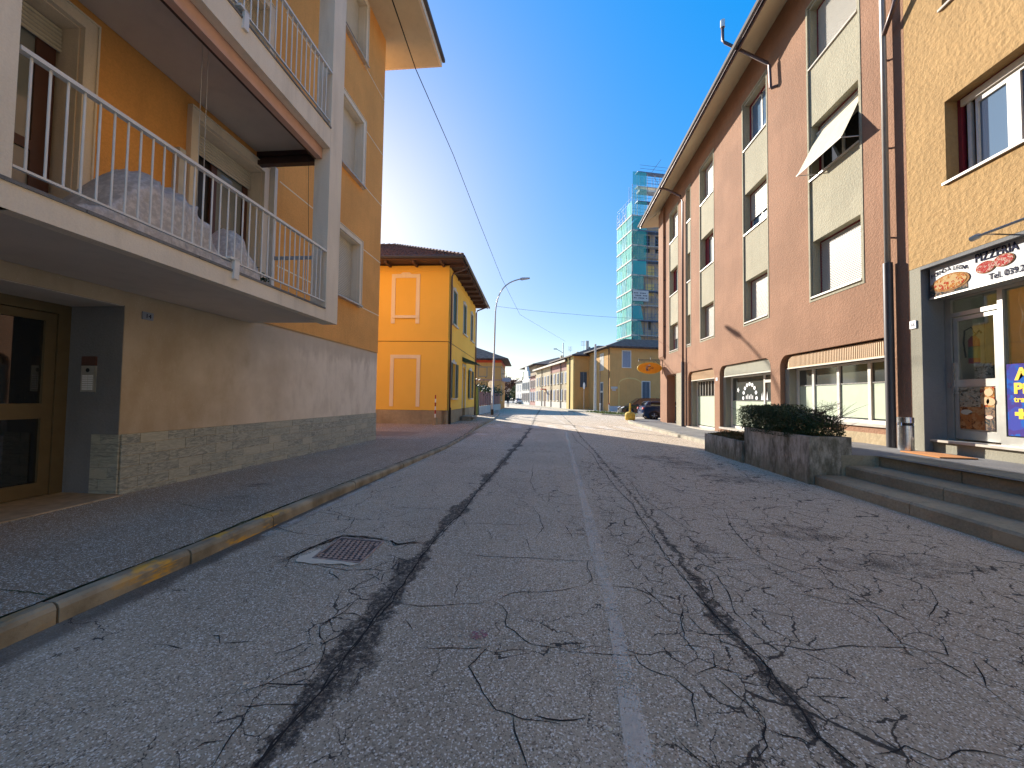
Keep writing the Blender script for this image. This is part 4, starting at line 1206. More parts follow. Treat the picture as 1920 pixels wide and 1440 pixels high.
# cream infill of every bay with its windows
WZ = [(4.50, 6.08), (7.90, 9.45), (11.20, 12.96)]
def bay_window(u0, u1, z0, z1, state, single=False):
    F = RF
    m = MB()
    t = .035
    D = .255
    m.box(F, u0 + .002, u0 + t, D - .02, D + .05, z0, z1); m.box(F, u1 - t, u1 - .002, D - .02, D + .05, z0, z1); m.box(F, u0 + t, u1 - t, D - .02, D + .05, z1 - t, z1 - .002)
    wn = m.build('window', 'maroon', RB)
    bx('sill', 'marble', wn, F, u0 - .04, u1 + .04, -.012, .25, z0 - .045, z0 - .002)
    a, b = u0 + t, u1 - t
    H = z1 - z0 - t
    closed = state.get('c', 1)
    zs = z1 - t - H * closed
    if closed > 0: slats(wn, F, a, b, D, max(z0 + .01, zs), z1 - t, 'shutter_white', .045, single)
    if closed < .98:
        m = MB()
        fw_ = .055
        ztop = zs if closed > 0 else z1 - t
        for q in ((a, a + fw_, z0, ztop), (b - fw_, b, z0, ztop), ((a + b) / 2 - .045, (a + b) / 2 + .045, z0, ztop), (a + fw_, b - fw_, z0, z0 + fw_)):
            m.box(F, q[0], q[1], D + .03, D + .075, q[2], q[3])
        if closed == 0: m.box(F, a + fw_, b - fw_, D + .03, D + .075, ztop - fw_, ztop)
        m.build('window_frame', 'shutter_white', wn)
        bx('pane', state.get('g', 'pane_sky_tint'), wn, F, a, b, D + .05, D + .056, z0, ztop)
        if 'cur' in state: bx('curtain', 'maroon', wn, F, b - .28, b - .02, D + .01, D + .028, z0 + .02, z1 - t)
    return wn
for bi, (a, b) in enumerate(BAYS):
    narrow = b - a < 1
    wa, wb = (a + .03, b - .06) if narrow else (a + .11, b - .07)
    m = MB().wall(RF, a + .001, b - .001, ZB[0], ZB[1], [(wa, wb, z0, z1) for z0, z1 in WZ], .24, d=.035, back=False, edges=False)
    m.build('bay_infill', 'cream_stucco', RB)
    m = MB()
    m.box(RF, a - .03, a + .03, -.012, .034, ZB[0] - .03, ZB[1] + .03); m.box(RF, b - .03, b + .03, -.012, .034, ZB[0] - .03, ZB[1] + .03)
    m.box(RF, a + .03, b - .03, -.012, .034, ZB[0] - .03, ZB[0] + .02); m.box(RF, a + .03, b - .03, -.012, .034, ZB[1] - .02, ZB[1] + .03)
    m.build('bay_border', 'cream_stucco', RB)
    st_ = {0: [{'c': 1}, {'c': .35, 'g': 'pane_dark'}, {'c': 1}],
           1: [{'c': 1}, {'c': .66, 'g': 'pane_sky_tint'}, {'c': 0, 'g': 'pane_sky_tint'}],
           2: [{'c': 1}, {'c': 0, 'g': 'pane_curtain', 'cur': 1}, {'c': 1}],
           3: [{'c': 0, 'g': 'pane_curtain'}, {'c': 0, 'g': 'pane_grey'}, {'c': 0, 'g': 'pane_grey'}],
           4: [{'c': .55, 'g': 'pane_curtain'}, {'c': 0, 'g': 'pane_curtain', 'cur': 1}, {'c': 1}]}[bi]
    for k, (z0, z1) in enumerate(WZ):
        bay_window(wa, wb, z0, z1, st_[k], single=(bi == 0 or (bi == 1 and k == 0)))
# window awning pushed out on its arms
wa_ = thing('window_awning', 'cream drop-arm canvas awning propped open over the middle bay window', 'awning', (7.7, 10.8, 8.8))
P = [(7.70, 11.62, 9.22), (7.70, 10.02, 9.22), (7.12, 9.94, 8.02), (7.12, 11.66, 8.02)]
m = MB(); V = []
for i in range(9):
    for j in range(9):
        s_, t = i / 8, j / 8
        a = Vector(P[0]).lerp(Vector(P[1]), s_); b = Vector(P[3]).lerp(Vector(P[2]), s_)
        q = a.lerp(b, t); q.z -= .02 * math.sin(t * PI) + .006 * math.sin(s_ * 14) * t; V.append(q)
m.add(V, [(i * 9 + j, (i + 1) * 9 + j, (i + 1) * 9 + j + 1, i * 9 + j + 1) for i in range(8) for j in range(8)], True)
m.build('canvas', 'awning_cloth', wa_)
MB().tube([P[2], P[3]], .016, 8).build('front_bar', 'rail_paint', wa_)
for y in (9.98, 11.64): MB().tube([(7.72, y, 8.05), (7.12, y, 8.02)], .012, 6).build('arm', 'rail_paint', wa_)
MB().tube([(7.70, 11.64, 9.22), (7.70, 10.0, 9.22)], .04, 10).build('roller', 'shutter_cream', wa_)

# shops: shutter housing, frames, panes
def housing(a, b, z0, z1, mat, rib=True, round_a=True):
    m = MB(); F = RF; r = .30; n = 8
    D0, D1 = .10, .42
    pts = [(a, z0), (b, z0), (b, z1 - r)] + [(b - r + r * math.cos(t * PI / 2 / n), z1 - r + r * math.sin(t * PI / 2 / n)) for t in range(1, n + 1)]
    if round_a: pts += [(a + r - r * math.sin(t * PI / 2 / n), z1 - r + r * math.cos(t * PI / 2 / n)) for t in range(0, n + 1)]
    else: pts += [(a, z1)]
    m.poly(F, pts, D0, D1)
    if rib:
        u = a + .04
        while u < b - .05:
            top = z1 - .03
            if u > b - r: top = z1 - r + math.sqrt(max(0, r * r - (u - b + r) ** 2)) - .02
            if round_a and u < a + r: top = z1 - r + math.sqrt(max(0, r * r - (a + r - u) ** 2)) - .02
            if top > z0 + .06: m.box(F, u, u + .028, D0 - .010, D0 - .0005, z0 + .03, top)
            u += .058
    h = m.build('shutter_housing', mat, RB)
    bx('housing_rail', 'shutter_white', h, F, a - .001, b + .001, D0 - .02, D0 + .03, z0 - .03, z0 - .001)
    return h
housing(9.25, 12.98, 2.56, 2.93, 'peach_box', True, False)
housing(13.80, 17.40, 2.54, 2.98, 'cream_box')
housing(18.2, 21.2, 2.54, 2.96, 'peach_box')
def shopfront(a, b, z0, z1, bars, panel, room=.0, film='film_green', gl='pane_grey', zc=None, door=None):
    F = RF; D = .40
    m = MB()
    m.box(F, b - .02, b + .20, .15, D + .05, z0, z1)      # pale side jamb
    m.build('side_jamb', 'grey_stucco', RB)
    m = MB()
    m.box(F, a, b - .02, D - .03, D + .03, z0, z0 + .08); m.box(F, a, b - .02, D - .03, D + .03, z1 - .06, z1)
    for u in bars: m.box(F, u - .045, u + .045, D - .04, D + .04, z0 + .08, z1 - .06)
    fr_ = m.build('shop_window', 'white_paint', RB)
    bx('pane', gl, fr_, F, a, b, D + .004, D + .010, z0 + .05, z1 - .03)
    if panel:
        bx('frosted_film', film, fr_, F, a + .03, b - .14, D - .004, D + .0, z0 + .12, panel)
        bx('top_edge', 'steel', fr_, F, a + .03, b - .14, D - .02, D - .005, panel, panel + .03)
    return fr_
s1 = shopfront(9.25, 13.02, 1.0, 2.54, [9.70 - .40, 10.22, 11.24, 12.23, 12.95], 1.98)
bx('stone_sill', 'marble', s1, RF, 9.18, 13.24, -.05, .42, .95, .998)
s2 = shopfront(13.8, 17.42, .38, 2.52, [14.82, 17.34], 1.50, gl='pane_grey')
s3 = shopfront(18.2, 21.22, .14, 2.52, [21.14], 1.72, gl='pane_dark')
for i in range(8): bx('guard_bar', 'shutter_white', s3, RF, 18.35 + i * .34, 18.38 + i * .34, .36, .38, 1.75, 2.46)
bx('transom', 'white_paint', s2, RF, 13.8, 14.78, .36, .44, 2.18, 2.28)
bx('stone_sill', 'marble', s2, RF, 13.72, 17.64, -.04, .42, .30, .375)
bx('stone_sill', 'marble', s3, RF, 18.12, 21.9, -.05, .42, .0, .13)
bx('stone_sill', 'marble', RB, RF, 22.33, 25.2, -.06, .36, -.02, .075)
# winter window decoration cut from white paper
wd = thing('window_decoration', 'white paper village and star decoration stuck on the middle shop window', 'decoration', (7.88, 16, 1.8))
m = MB()
for k in range(9):
    t = k / 8 * PI; u = 15.9 + .5 * math.cos(t); z = 1.62 + .55 * math.sin(t)
    m.add([RF.p(u + .09 * math.cos(q * PI / 3), .388, z + .08 * math.sin(q * PI / 3)) for q in range(6)], [tuple(range(6))])
for k in range(5): m.box(RF, 15.65 + k * .12, 15.7 + k * .12, .386, .39, 1.58, 1.72 + .05 * (k % 2))
for k in range(5):
    u = 15.0 - k * .09; m.poly(RF, [(u, 1.55), (u + .09, 1.55), (u + .045, 1.8 + .06 * (k % 3))], .386, .39)
m.poly(RF, [(16.8 + (.12 if q % 2 else .05) * math.cos(q * PI / 5), 1.95 + (.12 if q % 2 else .05) * math.sin(q * PI / 5)) for q in range(10)], .386, .39)
m.build('paper', 'ink_white', wd, kind='stuff')
bx('low_wall', 'worn_plaster', RB, RF, 9.1, 13.6, -.012, -.001, .42, .80)
sq = thing('shop_number_plate', 'small white number plate between the two farther shop windows', 'number plate', (7.5, 17.9, 2.5))
bx('plate', 'ink_white', sq, RF, 17.8, 17.96, -.02, -.001, 2.38, 2.52)

# roof of the right building
def roof_right(y0, y1, par):
    m = MB()
    m.slab([(6.50, y0, 13.72), (7.56, y0, 14.38), (7.56, y1, 14.38), (6.50, y1, 13.72)], .04)
    m.build('soffit', 'soffit_cream', par)
    m = MB(); m.wbox(6.46, 6.50, y0, y1, 13.64, 13.86); m.build('fascia', 'pipe_brown', par)
    m = MB()
    prof = [(x_ - .06, z_ - .15) for x_, z_ in [(6.50, 13.97), (6.47, 13.88), (6.42, 13.845), (6.37, 13.88), (6.345, 13.97), (6.355, 13.975), (6.38, 13.89), (6.42, 13.865), (6.46, 13.89), (6.49, 13.975)]]
    A = [Vector((x, y0, z)) for x, z in prof]; B = [Vector((x, y1, z)) for x, z in prof]
    k = len(prof)
    m.add(A + B, [(i, (i + 1) % k, k + (i + 1) % k, k + i) for i in range(k)] + [tuple(range(k))] + [tuple(range(2 * k - 1, k - 1, -1))], False)
    m.build('gutter', 'gutter_metal', par)
    m = MB(); m.slab([(6.42, y0, 13.93), (12.5, y0, 16.6), (12.5, y1, 16.6), (6.42, y1, 13.93)], .05)
    m.slab([(12.5, y0, 16.6), (18.5, y0, 14.1), (18.5, y1, 14.1), (12.5, y1, 16.6)], .05)
    m.build('roof', 'roof_dark', par)
roof_right(8.7, 27.8, RB)
MB().slab([(7.5, 26.45, 14.3), (18, 26.45, 14.3), (18, 27.78, 14.28), (6.5, 27.78, 13.72)], .05).build('end_soffit', 'soffit_cream', RB)
MB().wbox(9.6, 10.1, 26.9, 27.5, 15.0, 16.2).build('chimney', 'cream_stucco', RB)

# downpipes
def pipe(name, label, pts, r, mat, base=None):
    t = thing(name, label, 'downpipe', pts[-1])
    MB().tube(pts, r, 12).build('pipe', mat, t)
    if base:
        x, y, z0, z1, rr = base
        MB().cyl((x, y, z0), rr, z1 - z0, 14).build('cast_iron_foot', 'pipe_dark', t)
    return t
dp = pipe('downpipe', 'brown metal downpipe with thick black foot beside the litter bin', [(6.38, 8.95, 13.72), (6.8, 9.0, 13.5), (7.34, 9.05, 12.9), (7.38, 9.05, 12.6), (7.38, 9.05, 4.4)], .055, 'pipe_light', (7.38, 9.05, .53, 4.55, .085))
MB().tube([(6.9, 8.5, 13.0), (7.32, 8.62, 11.5), (7.33, 8.66, 10.15), (7.33, 8.72, 10.0), (7.36, 9.0, 9.66)], .045, 10).build('side_pipe', 'pipe_brown', dp)
for z in (5.1, 7.1, 9.1, 11.1): MB().wbox(7.34, 7.5, 9.035, 9.065, z, z + .03).build('bracket', 'pipe_brown', dp)
dp2 = pipe('downpipe', 'thin brown downpipe between the narrow window bay and the end bay', [(6.38, 22.6, 13.72), (6.7, 22.5, 13.6), (7.28, 21.95, 12.9), (7.38, 21.85, 12.5), (7.38, 21.85, 3.2)], .055, 'pipe_brown', (7.38, 21.85, .03, 3.6, .09))
dp3 = thing('flue_pipe', 'brown flue pipe bending out past the roof edge with a white cap', 'pipe', (7.35, 13.4, 12))
MB().tube([(7.5, 13.22, 11.98), (7.36, 13.28, 11.97), (7.34, 13.30, 12.0), (7.34, 13.35, 12.8), (7.30, 13.38, 12.92), (6.12, 13.83, 14.15), (6.06, 13.85, 14.25), (6.06, 13.85, 14.75)], .05, 12).build('pipe', 'pipe_brown', dp3)
MB().cyl((6.06, 13.85, 14.72), .075, .26, 16).build('cap', 'lamp_white', dp3)
# oval hanging sign
os_ = thing('hanging_sign', 'orange oval sign with brushed lettering hanging from a wrought iron bracket', 'sign', (7.5, 26.0, 3.6))
F = Fr((6.67, 26.0), (1, 0), (0, 1))
m = MB(); m.poly(F, [(.75 * math.cos(t * PI / 20), 3.57 + .36 * math.sin(t * PI / 20)) for t in range(40)], -.03, .03)
m.build('board', 'orange_sign', os_)
m = MB()
for k in range(40):
    a0, a1 = k * PI / 20, (k + 1) * PI / 20
    for sgn in (-1, 1):
        q = [F.p(r * .75 * math.cos(a), sgn * .0, 3.57 + r * .36 * math.sin(a)) for a, r in ((a0, 1.0), (a1, 1.0), (a1, 1.05), (a0, 1.05))]
        m.add([p + Vector((0, -.035, 0)) for p in q] + [p + Vector((0, .035, 0)) for p in q], [(0, 1, 2, 3), (7, 6, 5, 4), (0, 1, 5, 4), (2, 3, 7, 6)]) if sgn < 0 else None
m.build('rim', 'ink_yellow', os_)
m = MB()
for c in ((-.14, 3.62, .10), (-.12, 3.50, .11)):
    pts = [(c[0] + c[2] * math.cos(t * PI / 8), c[1] + c[2] * math.sin(t * PI / 8)) for t in range(3, 14)]
    for (a, b), (c_, d) in zip(pts, pts[1:]): m.tube([F.p(a, -.035, b), F.p(c_, -.035, d)], .018, 5)
m.build('emblem', 'grey_shutter', os_)
m = MB()
m.poly(F, [(-.02 + .06 * math.cos(t * PI / 6), 3.76 + .05 * math.sin(t * PI / 6)) for t in range(12)], -.036, -.031)
m.build('emblem_dot', 'sign_white', os_)
text('lettering', 'C', .40, 'ink_dark', os_, (6.42, 25.965, 3.43), (1, 0, 0), (0, 0, 1), shear=.3)
text('lettering', 'afe', .20, 'maroon', os_, (6.68, 25.965, 3.52), (1, 0, 0), (0, 0, 1), shear=.4)
m = MB()
m.tube([(7.5, 26.0, 4.12), (5.95, 26.0, 4.12)], .016, 6); m.tube([(7.5, 26.0, 4.05), (6.05, 26.0, 4.05)], .012, 6)
m.tube([(7.48, 26.0, 4.3), (7.48, 26.0, 3.2)], .016, 6)
m.tube([(7.48, 26.0, 3.75), (7.3, 26.0, 3.85), (7.15, 26.0, 3.98), (7.05, 26.0, 4.08)], .012, 6)
for x in (6.32, 6.95): m.tube([(x, 26.0, 4.05), (x, 26.0, 3.88)], .012, 5)
m.tube([(5.98, 26, 4.0), (5.98, 26, 4.18)], .02, 6); m.tube([(6.75, 26, 4.12), (6.75, 26, 4.27)], .02, 6)
m.build('bracket', 'dark_metal', os_)

# ================================================================ pizza shop building
PB = thing('pizza_shop_building', 'ochre rendered building with a pizza takeaway on its ground floor', 'building', (7.5, 4, .5))
m = MB().wall(RF, -12, 8.696, 4.27, 14.45, [(5.9, 7.90, 5.70, 7.26), (5.9, 7.90, 9.12, 10.7), (1.5, 3.5, 5.7, 7.26)], .3)
m.build('upper_wall', 'ochre_stucco', PB)
m = MB().wall(RF, -12, 8.696, .3, 4.266, [(3.9, 8.46, .54, 4.2601)], .42, d=.004)
m.build('ground_floor_wall', 'grey_stucco', PB)
m = MB(); m.wbox(7.505, 7.93, 8.455, 8.462, .5, 4.25); m.build('shade_toned_jamb', 'dark_grey_stucco', PB)  # darker stucco puts the shade of this reveal into its colour
m = MB(); m.wbox(9.6, 18, -11.9, 8.69, .3, 4.2); m.wbox(8.2, 18, -11.9, 8.69, 4.3, 14.2); m.build('rear_walls', 'ochre_stucco', PB)
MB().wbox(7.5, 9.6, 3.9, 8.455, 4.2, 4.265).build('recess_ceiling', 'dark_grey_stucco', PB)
roof_right(-12, 8.69, PB)
# upper windows
for z0, z1 in ((5.70, 7.26), (9.12, 10.7)):
    m = MB()
    for q in ((5.905, 5.94, z0, z1), (7.83, 7.895, z0, z1), (5.94, 7.83, z1 - .03, z1)): m.box(RF, q[0], q[1], .22, .30, q[2], q[3])
    wn = m.build('window', 'maroon', PB)
    bx('shutter_box', 'shutter_cream', wn, RF, 5.94, 7.83, .21, .26, z1 - .16, z1 - .03)
    m = MB()
    for q in ((7.70, 7.76, z0, z1 - .16), (7.58, 7.62, z0, z1 - .16), (6.95, 7.14, z0, z1 - .16), (7.14, 7.58, z1 - .26, z1 - .16), (6.1, 6.95, z1 - .22, z1 - .16), (6.0, 6.1, z0, z1 - .16), (7.14, 7.58, z0, z0 + .04)):
        m.box(RF, q[0], q[1], .25, .31, q[2], q[3])
    m.build('window_frame', 'white_paint', wn)
    bx('pane', 'pane_sky_tint', wn, RF, 5.95, 7.62, .285, .29, z0, z1 - .16)
    bx('sill', 'marble', wn, RF, 5.86, 7.94, -.05, .2, z0 - .045, z0 - .002)
# shop sign box
sb = thing('shop_sign', 'white sign box reading PIZZERIA with pizza pictures above the shop door', 'sign', (7.6, 6.6, 3.6))
bx('box', 'sign_white', sb, RF, 4.2, 8.39, .12, .40, 3.60, 4.21)
bx('lower_rim', 'aluminium', sb, RF, 4.19, 8.40, .105, .41, 3.575, 3.60)
def disc(name, mat, parent, u, z, ru, rz_, d, extra=None):
    m = MB(); m.poly(RF, [(u + ru * math.cos(t * PI / 14), z + rz_ * math.sin(t * PI / 14)) for t in range(28)], d - .004, d)
    return m.build(name, mat, parent)
X_, Z_ = (0, -1, 0), (0, 0, 1)
bx('photo_corner', 'poster_dark', sb, RF, 7.70, 8.388, .113, .119, 3.62, 3.86)
disc('pizza_crust', 'crust', sb, 8.0, 3.82, .345, .165, .112)
disc('pizza_photo', 'pizza_top', sb, 8.0, 3.825, .30, .135, .107)
for u, z in ((7.40, 3.90), (7.13, 3.93)):
    disc('salami_crust', 'crust', sb, u, z, .155, .105, .114 - (.001 if u < 7.2 else 0)); disc('salami_photo', 'pizza_salami', sb, u, z, .142, .094, .109 - (.001 if u < 7.2 else 0))
text('lettering', 'PIZZERIA', .215, 'ink_dark', sb, (7.612, 7.57, 4.03), X_, Z_, xs=.74, bold=.002)
text('lettering', 'Tel. 039.2', .15, 'ink_dark', sb, (7.612, 7.36, 3.66), X_, Z_, xs=.85)
s_ = 'FORNO A LEGNA'; u = 8.36
for i, ch in enumerate(s_):
    t = i / (len(s_) - 1)
    z = 3.985 + .055 * math.sin(t * PI)
    a = (.5 - t) * .42
    if ch != ' ': text('lettering', ch, .105, 'ink_dark', sb, (7.612, 8.355 - t * .60, z), (0, -math.cos(a), math.sin(a)), (0, math.sin(a), math.cos(a)))
# rod light over the sign
lb = thing('sign_light_bar', 'slim metal light bar on brackets over the pizza shop sign', 'light bar', (7.2, 6, 4.3))
MB().tube([(7.2, 7.12, 4.33), (7.2, 4.6, 4.33)], .022, 10).build('bar', 'aluminium', lb)
MB().tube([(7.2, 7.20, 4.32), (7.2, 7.08, 4.335)], .045, 12).build('end_cap', 'white_paint', lb)
for y in (7.05, 5.2): MB().tube([(7.5, y + .1, 4.38), (7.3, y + .05, 4.36), (7.2, y, 4.33)], .012, 6).build('arm', 'aluminium', lb)
# shop front
D = .45
m = MB()
for q in ((8.33, 8.45, .80, 3.60), (7.46, 7.54, .80, 3.60), (3.92, 4.0, .8, 3.6), (5.6, 5.68, .8, 3.6), (7.54, 8.33, 3.20, 3.28), (4.0, 5.6, .8, .95), (5.68, 7.46, .80, .95), (4, 5.6, 3.52, 3.6), (5.68, 7.46, 3.52, 3.6), (7.54, 8.33, 3.54, 3.6)):
    m.box(RF, q[0], q[1], D - .03, D + .05, q[2], q[3])
sf = m.build('shop_front', 'aluminium', PB)
bx('front_pane', 'clear_glass', sf, RF, 5.68, 7.46, D + .005, D + .010, .95, 3.52)
bx('front_pane', 'clear_glass', sf, RF, 4.0, 5.6, D + .005, D + .010, .95, 3.52)
bx('fanlight', 'clear_glass', sf, RF, 7.54, 8.33, D + .005, D + .010, 3.28, 3.54)
m = MB()
for q in ((8.235, 8.31, .83, 3.18), (7.56, 7.62, .83, 3.18), (7.62, 8.235, 3.11, 3.18), (7.62, 8.235, 1.83, 1.97), (7.62, 8.235, .83, 1.0)):
    m.box(RF, q[0], q[1], D - .01, D + .04, q[2], q[3])
dr = m.build('shop_door', 'aluminium', PB)
bx('pane', 'clear_glass', dr, RF, 7.60, 8.25, D + .012, D + .017, 1.9, 3.14)
bx('panel', 'shutter_white', dr, RF, 7.60, 8.25, D + .012, D + .02, .9, 1.9)
bx('handle', 'steel', dr, RF, 8.27, 8.30, D - .06, D - .01, 1.7, 2.3)
bx('lock', 'iron_cover', sf, RF, 8.36, 8.41, D - .045, D - .03, 1.82, 1.92)
bx('marble_step', 'marble', PB, RF, 3.85, 8.72, .1, .5, .755, .797)
bx('step_riser', 'grey_stucco', PB, RF, 3.85, 8.45, .16, .5, .5, .754)
# pictures on the door
po = thing('food_poster', 'food photo poster with chips and croquettes on the lower half of the shop door', 'poster', (7.94, 7.9, 1.4))
bx('chips_photo', 'chips_photo', po, RF, 7.86, 8.22, D - .018, D - .011, 1.45, 1.82)
bx('dough_photo', 'pizza_top', po, RF, 7.635, 7.86, D - .018, D - .011, 1.45, 1.82)
bx('croquette_photo', 'croquette_photo', po, RF, 7.80, 8.22, D - .018, D - .011, 1.03, 1.45)
bx('dip_photo', 'poster_dark', po, RF, 7.635, 7.80, D - .018, D - .011, 1.03, 1.45)
m = MB(); R = random.Random(5)
for i in range(26):
    u = R.uniform(7.9, 8.18); z = R.uniform(1.49, 1.79); a = R.uniform(-.6, .9); L = .07
    du, dz = L * math.cos(a), L * math.sin(a); nu, nz_ = -.008 * math.sin(a), .008 * math.cos(a)
    m.poly(RF, [(u - du + nu, z - dz + nz_), (u + du + nu, z + dz + nz_), (u + du - nu, z + dz - nz_), (u - du - nu, z - dz - nz_)], D - .022, D - .0185)
m.build('chips', 'cream_stucco', po)['kind'] = 'stuff'
for k, (u, z, a, b) in enumerate(((8.1, 1.35, .10, .05), (7.95, 1.30, .12, .05), (8.05, 1.20, .13, .05), (7.92, 1.11, .10, .05), (8.12, 1.08, .08, .04))):
    disc('croquette', 'croquette_photo' if k else 'cream_box', po, u, z, a, b, D - .019)
for u, z in ((7.72, 1.72), (7.78, 1.56), (7.69, 1.55)): disc('dough_ball', 'peach_box', po, u, z, .07, .07, D - .019)
disc('dip_bowl', 'awning_pink', po, 7.72, 1.27, .06, .035, D - .019)
pb = thing('blue_poster', 'blue promotional poster with yellow lettering on the shop window', 'poster', (7.94, 6.8, 1.6))
bx('sheet', 'poster_blue', pb, RF, 5.72, 7.44, D - .02, D - .014, .97, 2.20)
text('lettering', 'Menu', .28, 'ink_yellow', pb, (7.928, 7.33, 1.93), X_, Z_, shear=.35, bold=.012)
text('lettering', 'Pizza', .24, 'ink_yellow', pb, (7.928, 7.34, 1.70), X_, Z_, bold=.012)
text('lettering', 'tradizionale', .13, 'ink_yellow', pb, (7.928, 7.34, 1.55), X_, Z_, bold=.004)
text('lettering', '+', .28, 'ink_yellow', pb, (7.928, 7.33, 1.25), X_, Z_, bold=.02)
# interior
m = MB(); m.wbox(8.62, 8.67, 3.93, 8.43, .8, 4.15); m.wbox(8.0, 8.62, 8.44, 8.45, .8, 4.15); m.wbox(8.0, 8.62, 3.91, 3.92, .8, 4.15); m.wbox(8.0, 8.67, 3.93, 8.43, 4.15, 4.18)
m.build('inner_walls', 'interior_wall', PB)
MB().wbox(7.96, 8.95, 3.92, 8.45, .76, .80).build('inner_floor', 'travertine', PB)
ex = thing('fire_extinguisher', 'red fire extinguisher with green label hanging behind the shop door glass', 'fire extinguisher', (8.12, 8.1, 2.3))
MB().cyl((8.12, 8.13, 2.28), .075, .46, 18).build('cylinder', 'red_paint', ex)
MB().cyl((8.12, 8.13, 2.74), .072, .07, 18, .03).build('shoulder', 'red_paint', ex)
MB().cyl((8.12, 8.13, 2.38), .0765, .22, 18).build('label_band', 'label_green', ex)
MB().tube([(8.12, 8.13, 2.8), (8.12, 8.03, 2.9), (8.12, 8.0, 2.84)], .014, 6).build('lever', 'black_rubber', ex)
MB().tube([(8.12, 8.1, 2.84), (8.1, 8.15, 2.98), (8.08, 8.25, 2.93), (8.08, 8.27, 2.7), (8.08, 8.24, 2.4)], .012, 6).build('hose', 'black_rubber', ex)
ct = thing('shop_counter', 'dark counter with leaflets behind the door glass', 'counter', (8.5, 7.7, .8))
MB().wbox(8.2, 8.6, 7.2, 8.2, .8, 2.05).build('cabinet', 'poster_dark', ct)
MB().wbox(8.19, 8.2, 7.9, 8.2, 2.0, 2.28).build('leaflet', 'leaflet', ct)
MB().wbox(8.19, 8.6, 7.3, 7.9, 2.05, 2.24).build('box', 'interior_dark', ct)
gr = thing('light_garland', 'white icicle light garland hanging inside the shop window', 'garland', (8.05, 7.2, 3))
m = MB(); R = random.Random(3)
m.tube([(8.03, 7.30 + .03 * math.sin(i), 3.45 - i * .09) for i in range(11)], .004, 5)
for i in range(40):
    p = Vector((8.03 + R.uniform(-.02, .02), 7.30 + R.uniform(-.05, .05), R.uniform(2.5, 3.42))); m.add([p, p + Vector((0, .012, .004)), p + Vector((0, .004, .016))], [(0, 1, 2)])
m.build('string', 'ink_white', gr)
# number 16, bin, mat
n16 = thing('number_plate', 'white house number plate reading 16 on the grey pillar by the pizza shop', 'number plate', (7.49, 8.63, 3.1))
bx('plate', 'ink_white', n16, RF, 8.56, 8.69, -.02, .003, 3.04, 3.20)
text('digits', '16', .10, 'ink_dark', n16, (7.478, 8.68, 3.08), X_, Z_)
bn = thing('litter_bin', 'round brushed steel litter bin standing at the foot of the downpipe', 'bin', (7.2, 8.5, .55))
MB().cyl((7.2, 8.5, .555), .125, .50, 28).build('body', 'steel', bn)
MB().cyl((7.2, 8.5, 1.11), .128, .11, 28).build('lid', 'steel', bn)
MB().cyl((7.2, 8.5, 1.055), .105, .055, 20).build('opening_slot', 'ink_black', bn)
for k in range(4):
    a = k * PI / 2 + .4; MB().tube([(7.2 + .12 * math.cos(a), 8.5 + .12 * math.sin(a), 1.05), (7.2 + .12 * math.cos(a), 8.5 + .12 * math.sin(a), 1.115)], .012, 6).build('post', 'steel', bn)
mt = thing('door_mat', 'orange brown coir mat lying crooked in front of the shop', 'mat', (7.1, 7.8, .56))
MB().add([(6.82, 7.42, .575), (7.36, 7.35, .575), (7.42, 8.2, .575), (6.88, 8.25, .575), (6.82, 7.42, .556), (7.36, 7.35, .556), (7.42, 8.2, .556), (6.88, 8.25, .556)], [(0, 1, 2, 3), (0, 1, 5, 4), (1, 2, 6, 5), (2, 3, 7, 6), (3, 0, 4, 7)]).build('mat', 'mat_orange', mt)

# ================================================================ yellow corner house
th = math.radians(2)
YO = (-5.13, 19.55)
ud = (-math.sin(th), math.cos(th)); nd = (-math.cos(th), -math.sin(th))
YS = Fr(YO, ud, nd)                     # street side: u along the street, d into the house
YF = Fr(YO, nd, ud)                     # front: u to the left, d away from the camera
YH = thing('corner_house', 'bright yellow two-storey house with green shutters and a dark tiled hipped roof', 'house', (-5.13, 19.55, 0), th)
UP = [(1.05, 2.05), (4.15, 5.15), (7.0, 7.9)]
winU = [(a, b, 5.5, 7.38) for a, b in UP]
winL = [(.95, 2.0, 1.45, 3.35), (6.75, 7.75, 1.45, 3.35)]
doorH = (4.25, 5.15, .32, 3.35)
MB().wall(YS, .001, 9.2, .80, 8.35, winU + winL + [doorH], .3).build('street_wall', 'yellow_paint', YH)
MB().wall(YF, .0, 11, .80, 8.35, [], .3).build('front_wall', 'yellow_paint', YH)
MB().wall(YS, -.03, 9.22, -.1, .79, [(4.22, 5.18, -.1, .79)], .3, d=-.03).build('street_plinth', 'plinth_render', YH)
MB().wall(YF, .031, 11, -.1, .79, [], .3, d=-.03).build('front_plinth', 'plinth_render', YH)
m = MB(); m.box(YS, .35, 9.15, .45, 10.5, 0, 8.3); m.build('rear_walls', 'yellow_paint', YH)
for F, a, b in ((YF, .0, 11), (YS, .0, 9.2)):
    bx('string_course', 'yellow_paint', YH, F, a + .001, b, -.03, -.001, 4.38, 4.46)
    bx('cornice_band', 'yellow_paint', YH, F, a + .001, b, -.025, -.001, 8.05, 8.12)
    bx('painted_shadow_line', 'brown_wood', YH, F, a + .001, b, -.012, -.001, 4.355, 4.379)  # dark strip painting the shadow line below the string course
